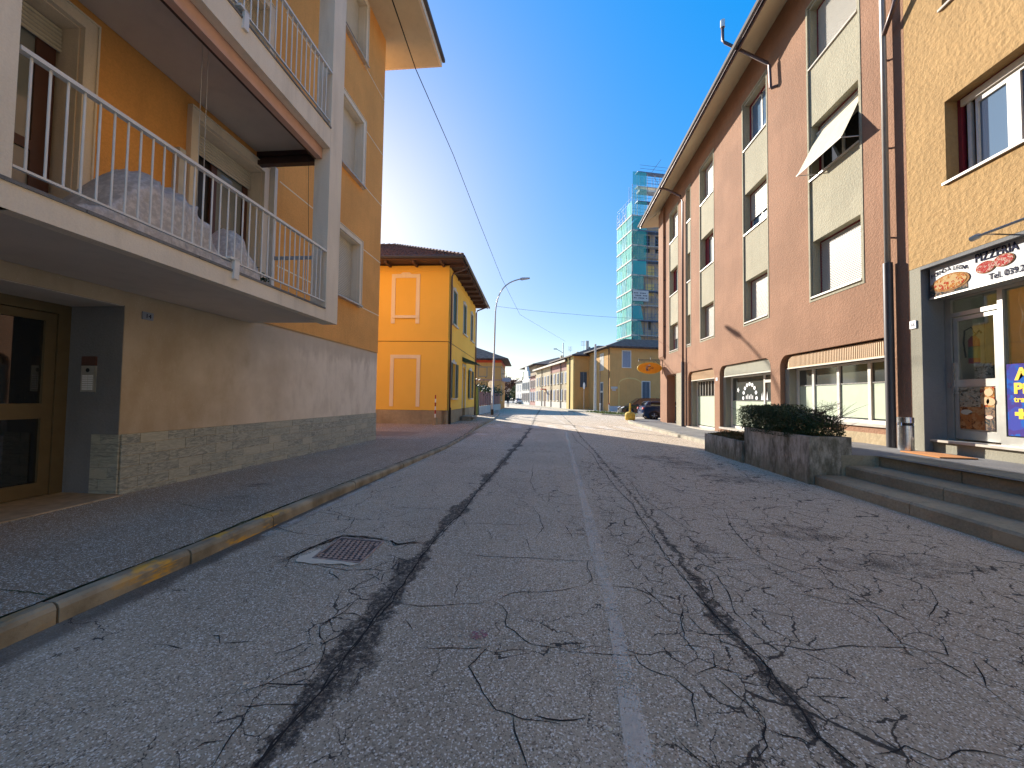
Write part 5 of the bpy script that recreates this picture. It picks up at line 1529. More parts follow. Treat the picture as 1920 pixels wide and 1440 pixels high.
def blind_frame(u0, u1, z0, z1, w, upper):
    m = MB()
    zt = z1 - w
    m.box(YF, u0, u0 + w, -.035, -.001, z0, zt); m.box(YF, u1 - w, u1, -.035, -.001, z0, zt); m.box(YF, u0, u1, -.035, -.001, zt, z1)
    if upper:
        c = (u0 + u1) / 2
        m.poly(YF, [(c - .3, z1), (c + .3, z1), (c + .18, z1 + .09), (c - .18, z1 + .09)], -.035, -.001)
        m.box(YF, u0 + w * .3, u1 - w * .3, -.08, -.036, z0 + .28, z0 + .42)
    m.build('window_surround', 'yellow_trim', YH)
    m = MB(); m.box(YF, u0 + w + .02, u1 - w - .02, -.012, -.001, z0 + (.42 if upper else .02), zt - .02); m.build('blind_panel', 'yellow_paint', YH)
blind_frame(1.54, 3.04, 5.3, 8.02 - .12, .2, True)
blind_frame(1.44, 3.02, .98, 3.66, .19, False)
def shutter_leaf(F, u0, u1, d0, d1, z0, z1, parent, mat='green_shutter', pitch=.07):
    lf = MB()
    t = .05
    for q in ((u0, u0 + t, z0, z1), (u1 - t, u1, z0, z1), (u0 + t, u1 - t, z0, z0 + t), (u0 + t, u1 - t, z1 - t, z1)): lf.box(F, q[0], q[1], d0, d1, q[2], q[3])
    lf.box(F, u0 + t, u1 - t, (d0 + d1) / 2 - .003, (d0 + d1) / 2 + .003, z0 + t, z1 - t)
    z = z0 + t + .01
    while z < z1 - t - .04:
        lf.box(F, u0 + t, u1 - t, d0 + .004, d0 + .014, z, z + pitch * .55); z += pitch
    return lf.build('shutter', mat, parent)
def yh_window(a, b, z0, z1, open_):
    m = MB(); w = .13
    m.box(YS, a - w, a - .001, -.03, 0, z0 - .02, z1 + w); m.box(YS, b + .001, b + w, -.03, 0, z0 - .02, z1 + w); m.box(YS, a - .001, b + .001, -.03, 0, z1 + .001, z1 + w)
    m.poly(YS, [((a + b) / 2 - .25, z1 + w), ((a + b) / 2 + .25, z1 + w), ((a + b) / 2 + .12, z1 + w + .1), ((a + b) / 2 - .12, z1 + w + .1)], -.03, 0)
    wn = m.build('window', 'white_house', YH)
    bx('sill', 'marble', wn, YS, a - .18, b + .18, -.12, .1, z0 - .09, z0 - .021)
    if open_:
        shutter_leaf(YS, a - .52, a - .02, -.08, -.04, z0, z1, wn); shutter_leaf(YS, b + .02, b + .52, -.08, -.04, z0, z1, wn)
        bx('curtain_pane', 'pane_curtain', wn, YS, a, b, .16, .17, z0, z1)
        bx('frame_post', 'white_paint', wn, YS, (a + b) / 2 - .03, (a + b) / 2 + .03, .12, .159, z0, z1)
    else:
        shutter_leaf(YS, a + .01, (a + b) / 2 - .005, .02, .06, z0, z1, wn); shutter_leaf(YS, (a + b) / 2 + .005, b - .01, .02, .06, z0, z1, wn)
for a, b, z0, z1 in winU: yh_window(a, b, z0, z1, False)
for a, b, z0, z1 in winL: yh_window(a, b, z0, z1, True)
bx('door', 'grey_shutter', YH, YS, 4.26, 5.14, .15, .2, .32, 3.34)
m = MB(); m.box(YS, 4.12, 4.249, -.03, 0, .8, 3.45); m.box(YS, 5.151, 5.28, -.03, 0, .8, 3.45); m.box(YS, 4.12, 5.28, -.03, 0, 3.451, 3.6)
m.build('door_surround', 'white_house', YH)
m = MB(); m.box(YS, 3.9, 5.6, -.75, -.035, .0, .18); m.box(YS, 4.1, 5.4, -.42, -.035, .181, .34); m.build('door_steps', 'concrete', YH)
ac = thing('door_canopy', 'dark green sloping canopy over the street door of the yellow house', 'canopy', (-5, 24.3, 3.8))
m = MB()
a, b = 4.0, 5.5
m.add([YS.p(a, -.001, 4.0), YS.p(b, -.001, 4.0), YS.p(b, -.95, 3.62), YS.p(a, -.95, 3.62), YS.p(a, -.001, 3.72), YS.p(b, -.001, 3.72), YS.p(b, -.95, 3.56), YS.p(a, -.95, 3.56)], [(0, 1, 2, 3), (4, 5, 6, 7), (0, 1, 5, 4), (3, 2, 6, 7), (0, 3, 7, 4), (1, 2, 6, 5)])
m.build('cover', 'green_shutter', ac)
# roof: hipped, curved tiles in rows, timber eaves
EZ = 8.40; OV = .82; PIT = .50
u0, u1, d0, d1 = -OV, 9.2 + OV, -OV, 11 + OV      # in (u along street, d into house)
def R3(u, d, z): return YS.p(u, d, z)
rp = [(u0, d0), (u1, d0), (u1, d1), (u0, d1)]
half = (u1 - u0) / 2
ridge = [(u0 + half, d0 + half, EZ + .12 + half * PIT), (u0 + half, d1 - half, EZ + .12 + half * PIT)]
m = MB()
zt = EZ + .12
E = [R3(u, d, zt) for u, d in rp]; G = [R3(*q) for q in ridge]
m.add(E + G, [(0, 1, 4), (1, 2, 5, 4), (2, 3, 5), (3, 0, 4, 5)])
m.build('roof', 'roof_tile', YH)
m = MB()
def tile_rows(P0, P1, A, B, step=.22, seg=.38):
    """half-round tiles over the roof face P0-P1 (eave) to A-B (ridge)"""
    P0, P1, A, B = map(Vector, (P0, P1, A, B))
    e = (P1 - P0); L = e.length; e.normalize()
    nrm = e.cross((A - P0)).normalized()
    if nrm.z < 0: nrm = -nrm
    up_ = nrm.cross(e).normalized()
    if up_.z < 0: up_ = -up_
    hA = (A - P0).dot(up_); tA = (A - P0).dot(e); tB = (B - P0).dot(e)
    k = int(L / step)
    for i in range(k):
        t = (i + .5) * step
        if t < tA: h = hA * t / tA
        elif t > tB: h = hA * (L - t) / max(1e-6, L - tB)
        else: h = hA
        s0 = -.04
        while s0 < h - .05:
            s1 = min(h, s0 + seg)
            j = rnd.uniform(-.012, .012)
            p = P0 + e * (t + j) + up_ * s0 + nrm * .035; q = P0 + e * (t + j * .5) + up_ * (s1 + .03) + nrm * .0
            r = .078
            vs = []
            for c in (p, q):
                vs += [c + e * (-r), c + e * (-r * .6) + nrm * r * .75, c + e * (r * .6) + nrm * r * .75, c + e * r]
            m.add(vs, [(0, 1, 5, 4), (1, 2, 6, 5), (2, 3, 7, 6), (0, 1, 2, 3)])
            s0 = s1
tile_rows(E[0], E[3], G[0], G[1])
tile_rows(E[0], E[1], G[0], G[0])
def hipcaps(a, b):
    a, b = Vector(a), Vector(b); L = (b - a).length; k = int(L / .36)
    for i in range(k):
        p = a.lerp(b, i / k); q = a.lerp(b, (i + 1.1) / k)
        m.tube([p + Vector((0, 0, .09)), q + Vector((0, 0, .06))], [.11, .085], 6)
hipcaps(E[0], G[0]); hipcaps(E[1], G[0]); hipcaps(G[0], G[1])
m.build('roof_tiles', 'roof_tile', YH, kind='stuff')
m = MB()
m.box(YS, u0 + .04, u1 - .04, d0 + .04, d1 - .04, EZ + .02, EZ + .07)
m.build('eave_boards', 'brown_timber', YH)
m = MB()
for q in ((u0, u1, d0, d0 + .035), (u0, u0 + .035, d0 + .036, d1)): m.box(YS, q[0], q[1], q[2], q[3], EZ - .03, EZ + .12)
m.build('eave_fascia', 'brown_timber', YH)
m = MB()
k = .09
path = [R3(u0 - k, d1, EZ + .10), R3(u0 - k, d0 - k, EZ + .10), R3(u1 + k, d0 - k, EZ + .10)]
for a, b in zip(path, path[1:]): m.tube([a, b], .075, 10)
m.build('gutter', 'gutter_metal', YH)
# rafters
prot = None
for i in range(9):
    u = .05 + i * 1.12
    r_ = MB().box(YS, u - .06, u + .06, -.75, .0, EZ - .14, EZ + .018); r_.build('rafter', 'brown_timber', YH)
for i in range(8):
    u = .3 + i * 1.42
    MB().box(YF, u - .06, u + .06, -.75, .0, EZ - .14, EZ + .018).build('rafter', 'brown_timber', YH)
for u, zt_ in ((.28, 8.2), (9.05, 8.2)):
    t = thing('downpipe', 'brown downpipe on the %s street corner of the yellow house' % ('near' if u < 1 else 'far'), 'downpipe', tuple(YS.p(u, -.07, 0)))
    MB().tube([YS.p(u + .1, d0 - .09, EZ + .05), YS.p(u, d0 + .05, EZ - .14), YS.p(u, -.14, 8.02), YS.p(u, -.08, 7.85), YS.p(u, -.08, .9)], .05, 10).build('pipe', 'pipe_brown', t)
    MB().tube([YS.p(u, -.10, .95), YS.p(u, -.10, 0)], .065, 10).build('foot', 'pipe_dark', t)
# red and white marker post
mp_ = thing('marker_post', 'thin red and white striped marker post at the corner of the yellow house', 'post', (-5.6, 19.1, 0))
for i in range(6):
    MB().cyl((-5.62, 19.15, .45 + i * .19), .035, .189, 10).build('band', 'ink_white' if i % 2 == 0 else 'red_paint', mp_)
MB().cyl((-5.62, 19.15, 0), .16, .45, 12, .1).build('base_stone', 'worn_plaster', mp_)
# step stones at the door corner
cs = thing('kerb_bench', 'low concrete slab on two blocks beside the street door of the yellow house', 'slab', (-4.8, 22.6, 0))
MB().wbox(-5.12, -4.45, 22.9, 24.5, .28, .36).build('top', 'concrete', cs)
for y in (22.95, 24.2): MB().wbox(-5.1, -4.6, y, y + .2, 0, .279).build('block', 'concrete', cs)

# ================================================================ street lamps, posts, cables
def bezier(pts, n=14):
    P = [Vector(p) for p in pts]; o = []
    for i in range(n + 1):
        t = i / n; q = P[:]
        while len(q) > 1: q = [a.lerp(b, t) for a, b in zip(q, q[1:])]
        o.append(q[0])
    return o
lp = thing('street_lamp', 'tall curved steel street lamp with a black foot on the left pavement', 'street lamp', (-4.42, 31.2, 0))
path = [Vector((-4.42, 31.2, .03)), Vector((-4.3, 31.2, 7.6))] + bezier([(-4.29, 31.2, 8.2), (-4.25, 31.2, 10.3), (-3.5, 31.2, 11.0), (-2.2, 31.2, 11.22)])
MB().tube(path, [.085] + [.06] * 1 + [.05] * (len(path) - 2), 12).build('pole', 'lamp_steel', lp)
m = MB(); m.poly(Fr((-2.3, 31.2), (1, 0), (0, 1)), [(0, 11.17), (.15, 11.13), (.8, 11.24), (.8, 11.30), (.2, 11.31), (0, 11.26)], -.12, .12); m.build('lantern', 'lamp_steel', lp)
MB().cyl((-4.42, 31.2, 0), .11, .55, 14).build('foot', 'black_rubber', lp)
l2 = thing('street_lamp', 'distant thin street lamp with one angled arm before the row of houses', 'street lamp', (2.8, 70, 0))
MB().tube([(2.8, 70, 0), (2.8, 70, 11.5)], .07, 8).build('pole', 'dark_metal', l2)
MB().tube([(2.8, 70, 9.7), (2.2, 70, 10.1), (1.6, 70, 10.4)], .05, 6).build('arm', 'dark_metal', l2)
MB().wbox(1.1, 1.7, 69.9, 70.1, 10.36, 10.5).build('lantern', 'dark_metal', l2)
l3 = thing('utility_pole', 'plain white concrete pole rising from the grass island', 'pole', (5.32, 43.5, 0))
MB().cyl((5.3, 43.5, 0), .15, 7.6, 12, .11).build('pole', 'concrete_pole', l3)
l4 = thing('sign_post', 'thin brown steel post beside the white concrete pole', 'post', (5.9, 44.5, 0))
MB().cyl((5.95, 44.5, 0), .04, 5.9, 8).build('pole', 'pipe_brown', l4)
l5 = thing('road_sign', 'small road sign seen edge-on before the orange house', 'sign', (4.65, 48, 0))
MB().cyl((4.5, 48, 0), .03, 3.3, 8).build('pole', 'lamp_steel', l5)
MB().poly(Fr((4.5, 47.95), (1, 0), (0, 1)), [(.13 * math.cos(t * PI / 8), 3.1 + .42 * math.sin(t * PI / 8)) for t in range(16)], -.02, .02).build('plate', 'lamp_white', l5)
l6 = thing('road_sign', 'white and grey road sign on a thin pole in front of the pink fence', 'sign', (-5.2, 36, 0))
MB().cyl((-5.25, 36, 0), .03, 3.0, 8).build('pole', 'lamp_steel', l6)
MB().poly(Fr((-5.25, 35.95), (1, 0), (0, 1)), [(.3 * math.cos(t * PI / 10), 2.75 + .34 * math.sin(t * PI / 10)) for t in range(20)], -.02, .02).build('plate', 'lamp_white', l6)
l7 = thing('hanging_sign', 'small oval grey sign hanging over the far left pavement', 'sign', (-5.6, 50, 0))
MB().poly(Fr((-5.25, 50), (1, 0), (0, 1)), [(.62 * math.cos(t * PI / 10), 3.85 + .28 * math.sin(t * PI / 10)) for t in range(20)], -.05, .05).build('board', 'grey_shutter', l7)
MB().tube([(-5.95, 50, 4.6), (-5.25, 50, 4.6), (-5.25, 50, 4.1)], .03, 5).build('bracket', 'dark_metal', l7)
for i, (x, y) in enumerate(((5.5, 40.8), (6.3, 40.2))):
    b = thing('bollard', ['short pale bollard left of two on the grass island', 'short pale bollard with a red top, right of two on the grass island'][i], 'bollard', (x, y, 0), group='bollards on the grass island')
    MB().cyl((x, y, 0), .07, .95, 10).build('post', 'concrete_pole', b)
    MB().cyl((x, y, .951), .072, .12, 10).build('cap', 'red_paint' if i else 'lamp_white', b)
yb = thing('yellow_bollard', 'yellow painted concrete drum with a post standing on it at the kerb corner', 'bollard', (5.62, 26.9, .1))
m = MB(); pr = [(.30, 0), (.34, .12), (.34, .38), (.28, .50), (.16, .56)]
for (r0, z0), (r1, z1) in zip(pr, pr[1:]): m.cyl((5.62, 26.9, .1 + z0), r0, z1 - z0, 20, r1)
m.build('drum', 'yellow_concrete', yb)
MB().cyl((5.62, 26.9, .64), .075, .62, 12, .06).build('post', 'yellow_concrete', yb)

def cable(label, pts, r=.012, sag=0):
    t = thing('overhead_cable', label, 'cable', pts[0])
    P = []
    for a, b in zip(pts, pts[1:]):
        a, b = Vector(a), Vector(b)
        for i in range(12):
            s = i / 12; p = a.lerp(b, s); p.z -= sag * 4 * s * (1 - s); P.append(p)
    P.append(Vector(pts[-1]))
    MB().tube(P, r, 5, False).build('wire', 'cable_black', t)
import numpy as _np
cable('long thin cable sagging along the street from above the left roof edge', [(-2.64, 6.0, 8.1 + 0), (-3.68, 10.0, 10.47), (-3.88, 15, 11.29), (-3.65, 20, 10.72), (-3.45, 28, 10.36), (-3.27, 45, 11.28), (3.18, 70, 11.82)], .012)
cable('faint cable spanning the crossing from the curved lamp toward the scaffolding', [(-4.3, 31.2, 9.0), (2, 33, 8.7), (8.6, 36, 8.9)], .011, .05)

# ================================================================ grass island, side street kerb
gi = MB()
isl = [(3.9, 42.5), (5.2, 37.5), (6.6, 35.2), (9.5, 34.6), (13, 34.8), (13, 36.4), (8, 37.2), (6.8, 40), (5.8, 44)]
gi.slab([(x, y, .10) for x, y in isl], .14)
struct('island', gi, 'kerb_plain')
gi = MB(); c_ = (7.2, 39)
isg = [((x - 7.4) * .94 + 7.4, (y - 39) * .92 + 39) for x, y in isl]
def inpoly(x, y, P):
    c = False
    for (x0, y0), (x1, y1) in zip(P, P[1:] + P[:1]):
        if (y0 > y) != (y1 > y) and x < (x1 - x0) * (y - y0) / (y1 - y0) + x0: c = not c
    return c
def gpt(R):
    x, y = R.uniform(3.9, 13), R.uniform(34.4, 44)
    return Vector((x, y, .12 + R.random() * .06)) if inpoly(x, y, isg) else None
g = leaves('grass', 'grass_green', gpt, 9000, .11, None, 14, 1.0, 1.0); tag(g, 'low yellow-green grass on the kerbed island at the crossing', 'grass', kind='stuff')
g.location.z = 0
mb = MB(); mb.slab([(2.7, 44, .09), (6.2, 44.1, .09), (8.2, 43, .09), (27, 47, .09), (27, 49, .09), (7.28, 46, .09), (2.2, 66, .09), (-3, 84, .09), (-9, 100, .09), (-10.5, 100, .09), (-4.6, 82, .09), (.5, 62, .09), (2.2, 50, .09)], .12)
struct('far_pavement', mb, 'kerb_plain')

# ================================================================ right-hand row beyond the crossing (turned 14.4 degrees)
T = math.radians(14.4)
dd = (-math.sin(T), math.cos(T)); ee = (math.cos(T), math.sin(T))
def frames(o):
    return Fr(o, dd, ee), Fr(o, ee, dd)      # side (u along street, d right), front (u right, d away)
def far_window(parent, F, u0, u1, z0, z1, mat, frame='white_house', sill=True, d=-.02, split=True, fw=.1):
    m = MB()
    m.box(F, u0 - fw, u0, d, .0 - .001, z0, z1 + fw); m.box(F, u1, u1 + fw, d, -.001, z0, z1 + fw); m.box(F, u0, u1, d, -.001, z1, z1 + fw); 
    if sill: m.box(F, u0 - fw, u1 + fw, d - .06, -.001, z0 - .1, z0)
    w_ = m.build('window', frame, parent)
    if split:
        c = (u0 + u1) / 2
        for a, b in ((u0, c - .02), (c + .02, u1)):
            q = MB().box(F, a, b, -.012, -.002, z0, z1)
            k = int((z1 - z0) / .16)
            for i in range(k): q.box(F, a + .05, b - .05, -.03, -.0121, z0 + .05 + i * .16, z0 + .13 + i * .16)
            q.build('shutter', mat, w_)
        bx('centre_bar', 'grey_shutter', w_, F, c - .02, c + .02, -.015, -.002, z0, z1)
    else: bx('pane', mat, w_, F, u0, u1, -.010, -.002, z0, z1)
    return w_
def hip(m, S, u0, u1, d0, d1, z, pit, ov):
    u0 -= ov; u1 += ov; d0 -= ov; d1 += ov
    E = [S.p(u0, d0, z), S.p(u1, d0, z), S.p(u1, d1, z), S.p(u0, d1, z)]
    L, W = u1 - u0, d1 - d0
    if L >= W: h = W / 2; G = [S.p(u0 + h, d0 + h, z + h * pit), S.p(u1 - h, d0 + h, z + h * pit)]; fs = [(0, 1, 5, 4), (1, 2, 5), (2, 3, 4, 5), (3, 0, 4)]
    else: h = L / 2; G = [S.p(u0 + h, d0 + h, z + h * pit), S.p(u0 + h, d1 - h, z + h * pit)]; fs = [(0, 1, 4), (1, 2, 5, 4), (2, 3, 5), (3, 0, 4, 5)]
    m.add(E + G, fs + [(3, 2, 1, 0)])
    m.add([e - Vector((0, 0, .16)) for e in E] + [e + Vector((0, 0, .001)) for e in E], [(0, 1, 5, 4), (1, 2, 6, 5), (2, 3, 7, 6), (3, 0, 4, 7), (3, 2, 1, 0)])
C1 = (7.28, 46.0)
S1, F1 = frames(C1)
H1 = thing('orange_house', 'orange two-storey corner house with hipped roof and grey-blue upstairs shutters', 'house', (7.28, 46, 0), T)
m = MB(); m.box(S1, 0, 6.9, 0, 13, -.1, 7.65); m.build('walls', 'ochre_house', H1)
m = MB(); hip(m, S1, 0, 6.9, 0, 13, 7.70, .38, .55); m.build('roof', 'roof_dark', H1)
far_window(H1, F1, 1.58, 2.56, 5.3, 7.2, 'grey_shutter')
far_window(H1, F1, 4.08, 5.0, 1.5, 3.62, 'blue_shutter')
bx('eaves_gutter', 'gutter_metal', H1, S1, -.6, 7.4, -.68, -.56, 7.58, 7.72)
m = MB()
pts = []
for k in range(13):
    t = k / 12 * PI; pts.append((2.55 - 1.45 * math.cos(t), 3.2 + .75 * math.sin(t)))
for (a, b), (c, d) in zip(pts, pts[1:]):
    m.poly(F1, [(a, b), (c, d), (c, d + .12), (a, b + .12)], -.02, -.001)
m.box(F1, 1.08, 1.2, -.02, -.001, .3, 3.2); m.box(F1, 3.9, 4.02, -.02, -.001, .3, 3.2) if False else None
m.build('arch_outline', 'lemon_house', H1)
for u0, u1 in ((1.25, 2.0), (2.1, 3.0)): bx('arch_panel', 'ochre_house', H1, F1, u0, u1, -.012, -.001, .9, 3.3)
bx('plinth', 'grey_blue_paint', H1, F1, 0, 7, -.03, -.001, 0, .7)
far_window(H1, S1, 1.9, 2.9, 5.1, 7.0, 'shutter_white', fw=.12)
m = MB(); m.box(S1, 1.9, 2.8, -.02, -.001, .1, 3.6); dh = m.build('door', 'white_house', H1)
bx('door_leaf', 'dark_metal', dh, S1, 2.0, 2.7, -.03, -.021, .1, 2.3); bx('fanlight', 'blue_shutter', dh, S1, 2.0, 2.7, -.03, -.021, 2.5, 3.45)
pq = thing('street_plaque', 'small white street name plaque on the orange corner house', 'plaque', (7.5, 46, 2.8))
bx('plate', 'sign_white', pq, F1, .15, .95, -.03, -.001, 2.72, 2.98)
bx('lower_plate', 'sign_white', pq, F1, .3, .75, -.03, -.001, 2.5, 2.66)
MB().tube([S1.p(.15, -.08, 7.6), S1.p(.05, -.08, 0)], .05, 6).build('downpipe', 'pipe_brown', H1)
C2 = (5.56, 52.68)
S2, F2_ = frames(C2)
C3 = (3.60, 52.18)
S3, F3 = frames(C3)
H2 = thing('orange_house', 'orange house wing with one tall dark window set behind the corner house', 'house', (3.6, 52.18, 0), T)
m = MB(); m.box(S3, .0, 3.05, .0, 13, -.1, 7.35); m.build('walls', 'ochre_house', H2)
m = MB(); hip(m, S3, 0, 11, 0, 13, 7.38, .36, .5); m.build('roof', 'roof_dark', H2)
far_window(H2, F3, .80, 1.75, 3.05, 5.1, 'blue_shutter', frame='ochre_house')
m = MB(); m.box(S3, .05, 1.2, -.14, -.001, 0, 7.3); m.box(S3, 1.9, 3.0, -.14, -.001, 0, 7.2); m.build('sun_toned_strip', 'lemon_house', H2)  # lemon strips put the sunlight on the wing's side into the colour
MB().tube([S3.p(1.5, -.3, 7.3), S3.p(1.5, -.1, 6.6), S3.p(1.5, -.1, 0)], .08, 6).build('downpipe', 'pipe_dark', H2)
MB().wbox(5.6, 6.0, 57, 57.4, 8.5, 10.0).build('chimney', 'white_house', H2)
C4 = (2.85, 55.16)
S4, F4 = frames(C4)
H3 = thing('beige_terrace_house', 'long beige two-storey terrace with rows of narrow windows and a pale eave', 'house', (2.85, 55.16, 0), T)
m = MB(); m.box(S4, .06, 20.7, .05, 11, -.1, 6.9); m.build('walls', 'beige_house', H3)
m = MB(); hip(m, S4, .06, 20.7, .05, 11, 6.98, .30, .45); m.build('roof', 'roof_dark', H3)
bx('eave_board', 'cream_paint', H3, S4, -.3, 21, -.52, -.42, 6.72, 6.99)
bx('upper_band', 'pink_house', H3, S4, .1, 9.5, .03, .048, 5.6, 6.7)
bx('base_band', 'white_house', H3, S4, .1, 20.6, .02, .048, 0, 1.0)
for i in range(10):
    u = .5 + i * 2.02
    far_window(H3, S4, u, u + .85, 3.8, 5.3, 'blue_shutter' if i % 3 else 'grey_shutter', d=-.0 + .0)
    if i == 6: bx('gate', 'brown_wood', H3, S4, u - .1, u + 1.1, .02, .049, 0, 2.6)
    else: far_window(H3, S4, u, u + .95, 1.2, 2.8, 'grey_shutter' if i % 2 else 'brown_timber', d=0)
for u in (3.3, 8.8, 15.2):
    MB().tube([S4.p(u, -.05, 6.8), S4.p(u, -.05, 0)], .06, 6).build('downpipe', 'pipe_dark', H3)
bx('shop_canopy', 'red_paint', H3, S4, 12.3, 13.6, -.7, 0, 3.0, 3.15)
C5 = S4.p(20.75, .2, 0); S5, F5 = frames((C5.x, C5.y))
H4 = thing('pink_house', 'low pink terrace house between the beige and the white one', 'house', (C5.x, C5.y, 0), T)
m = MB(); m.box(S5, 0, 6.2, .1, 9, -.1, 6.0); m.build('walls', 'pink_house', H4)
m = MB(); hip(m, S5, 0, 6.2, .1, 9, 6.05, .3, .35); m.build('roof', 'roof_tile', H4)
for i in range(3):
    far_window(H4, S5, .6 + i * 1.9, 1.4 + i * 1.9, 3.6, 5.1, 'brown_timber'); far_window(H4, S5, .6 + i * 1.9, 1.5 + i * 1.9, 1.0, 2.7, 'grey_shutter')
C6 = S5.p(6.25, -.1, 0); S6, F6 = frames((C6.x, C6.y))
H5 = thing('white_gabled_house', 'white house with a stepped ornamental gable in the far terrace', 'house', (C6.x, C6.y, 0), T)
m = MB(); m.box(S6, 0, 9, .1, 9, -.1, 5.6)
m.poly(S6, [(0.5, 5.6), (1.3, 5.9), (1.9, 7.2), (3.0, 7.5), (3.4, 8.4), (5.2, 8.4), (5.6, 7.5), (6.6, 7.2), (7.2, 5.9), (8.2, 5.6)], .1, .6)
m.build('walls', 'white_house', H5)
for i in range(4):
    far_window(H5, S6, .8 + i * 2.1, 1.7 + i * 2.1, 3.4, 4.9, 'blue_shutter'); far_window(H5, S6, .8 + i * 2.1, 1.8 + i * 2.1, .9, 2.6, 'brown_timber')
for k, (u, d) in enumerate(((3.0, 4.0), (9.5, 4.6), (15.5, 3.6))):
    bx('chimney', 'beige_house' if k else 'tan_house', H3, S4, u, u + .6, d, d + .5, 7.6, 9.4)
for u in (6.2, 13.0):
    MB().tube([S4.p(u, 4.5, 8.2), S4.p(u, 4.5, 10.8)], .03, 5).build('aerial_mast', 'dark_metal', H3)
    for k in range(4): MB().tube([S4.p(u, 4.1, 10.0 + .22 * k), S4.p(u, 4.9, 10.0 + .22 * k)], .018, 4).build('aerial_rod', 'dark_metal', H3)
C7 = S6.p(9.1, .1, 0); S7, F7 = frames((C7.x, C7.y))
H6 = thing('grey_terrace_house', 'small pale terrace house at the far end of the row', 'house', (C7.x, C7.y, 0), T)
m = MB(); m.box(S7, 0, 8, 0, 9, -.1, 5.5); m.build('walls', 'white_house', H6)
m = MB(); hip(m, S7, 0, 8, 0, 9, 5.5, .3, .35); m.build('roof', 'roof_dark', H6)
for i in range(3): far_window(H6, S7, 1 + i * 2.3, 1.9 + i * 2.3, 3.2, 4.7, 'grey_shutter'); far_window(H6, S7, 1 + i * 2.3, 1.9 + i * 2.3, .9, 2.4, 'grey_shutter')
C8 = S7.p(1.0, .4, 0); S8, F8 = frames((C8.x, C8.y))
H7 = thing('brown_apartment_block', 'tall brown building with hipped roof rising behind the far terrace', 'building', (C8.x, C8.y, 0), T)
m = MB(); m.box(S8, -6, 8, 2.0, 16, -.1, 9.0); m.build('walls', 'tan_house', H7)
m = MB(); hip(m, S8, -6, 8, 2.0, 16, 9.05, .30, 1.2); m.build('roof', 'roof_dark', H7)
# left: second yellow house with fence
HL = thing('yellow_villa', 'distant pale orange villa with a red eave band and dark hipped roof behind the fence', 'house', (-6.0, 50, 0), math.radians(3))
t3 = math.radians(3)
SL = Fr((-6.0, 50), (-math.sin(t3), math.cos(t3)), (-math.cos(t3), -math.sin(t3))); FL = Fr((-6.0, 50), (-math.cos(t3), -math.sin(t3)), (-math.sin(t3), math.cos(t3)))
m = MB(); m.box(SL, 0, 9, 0, 12, -.1, 6.4); m.build('walls', 'ochre_house', HL)
m = MB(); hip(m, SL, 0, 9, 0, 12, 6.55, .42, .95); m.build('roof', 'roof_dark', HL)
for F_, L_ in ((SL, 9), (FL, 12)):
    bx('eave_band', 'red_paint', HL, F_, 0, L_, -.04, -.001, 6.05, 6.4); bx('string_course', 'pink_house', HL, F_, 0, L_, -.05, -.001, 3.72, 3.86); bx('lintel_band', 'grey_stucco', HL, F_, 0, L_, -.03, -.001, 5.45, 5.55)
far_window(HL, FL, 1.9, 2.9, 4.3, 5.4, 'ochre_house', split=False, frame='grey_stucco')
far_window(HL, SL, 1.0, 2.0, 4.2, 5.6, 'white_paint'); far_window(HL, SL, 1.0, 2.0, 1.2, 3.0, 'green_shutter'); far_window(HL, SL, 4.0, 5.0, 4.2, 5.6, 'white_paint')
far_window(HL, FL, 1.9, 3.0, 1.2, 2.9, 'brown_timber')
fn = thing('garden_fence', 'low pale garden wall topped with pinkish brown fence panels along the left pavement', 'fence', (-5.6, 31.5, 0))
R = random.Random(8)
y = 31.5
MB().wbox(-5.78, -5.58, 31.3, 46.5, -.05, .75).build('wall', 'white_house', fn)
for i in range(12):
    ya = 31.6 + i * 1.24
    MB().wbox(-5.72, -5.64, ya, ya + .09, .751, 2.05).build('fence_post', 'brown_wood', fn)
    MB().wbox(-5.69, -5.67, ya + .1, ya + 1.23, .80, 1.98).build('fence_panel', 'pink_panel', fn)
MB().wbox(-5.85, -5.5, 30.6, 31.25, 0, 2.3).build('gate_pillar', 'green_shutter', fn)
hb = thing('garden_hedge', 'dark leafy shrubs growing above the garden fence', 'hedge', (-6.5, 42, 1))
leaves('foliage', 'leaf_dark', lambda R: Vector((-6.5 + R.gauss(0, .5), R.uniform(33, 49), 1.7 + abs(R.gauss(0, .5)))), 2600, .16, hb, 55)['kind'] = 'stuff'

# ================================================================ bell tower in scaffolding (turned like the far row)
TC = (10.96, 52.0)
# put the tower well behind the corner house roof
TC = (13.3, 62.5)
kf = 62.5 / 52.0
ST, FT = frames(TC)
TW = thing('bell_tower', 'tall brick bell tower wrapped in scaffolding behind the orange corner house', 'tower', (TC[0], TC[1], 0), T)
W = 5.6; LD = 5.6
ZT = 34.0
m = MB(); m.box(ST, 1.1, LD + .3, 1.1, W + 1.2, -.1, 30.5)
m.build('shaft', 'tower_brick', TW)
for z in (9.5, 16.8, 24.6, 29.2): bx('cornice', 'tan_house', TW, ST, .9, LD + .5, .9, W + 1.4, z, z + .5)
for z in (25.6,):
    for u in (2.6, 4.6):
        bx('belfry_opening', 'ink_black', TW, FT, u, u + 1.0, 1.05, 1.09, z, z + 2.8)
for z in (18.5, 21.4): bx('lemon_niche', 'lemon_house', TW, FT, 3.0, 4.4, 1.06, 1.095, z, z + 2.0)  # niches as flat panels in a lemon tone
bx('slit', 'ink_black', TW, FT, 3.4, 3.8, 1.04, 1.095, 12.9, 14.2)
m = MB(); hip(m, ST, 1.4, LD, 1.4, W + .9, 31.0, .9, .2); m.build('spire_base', 'roof_dark', TW)
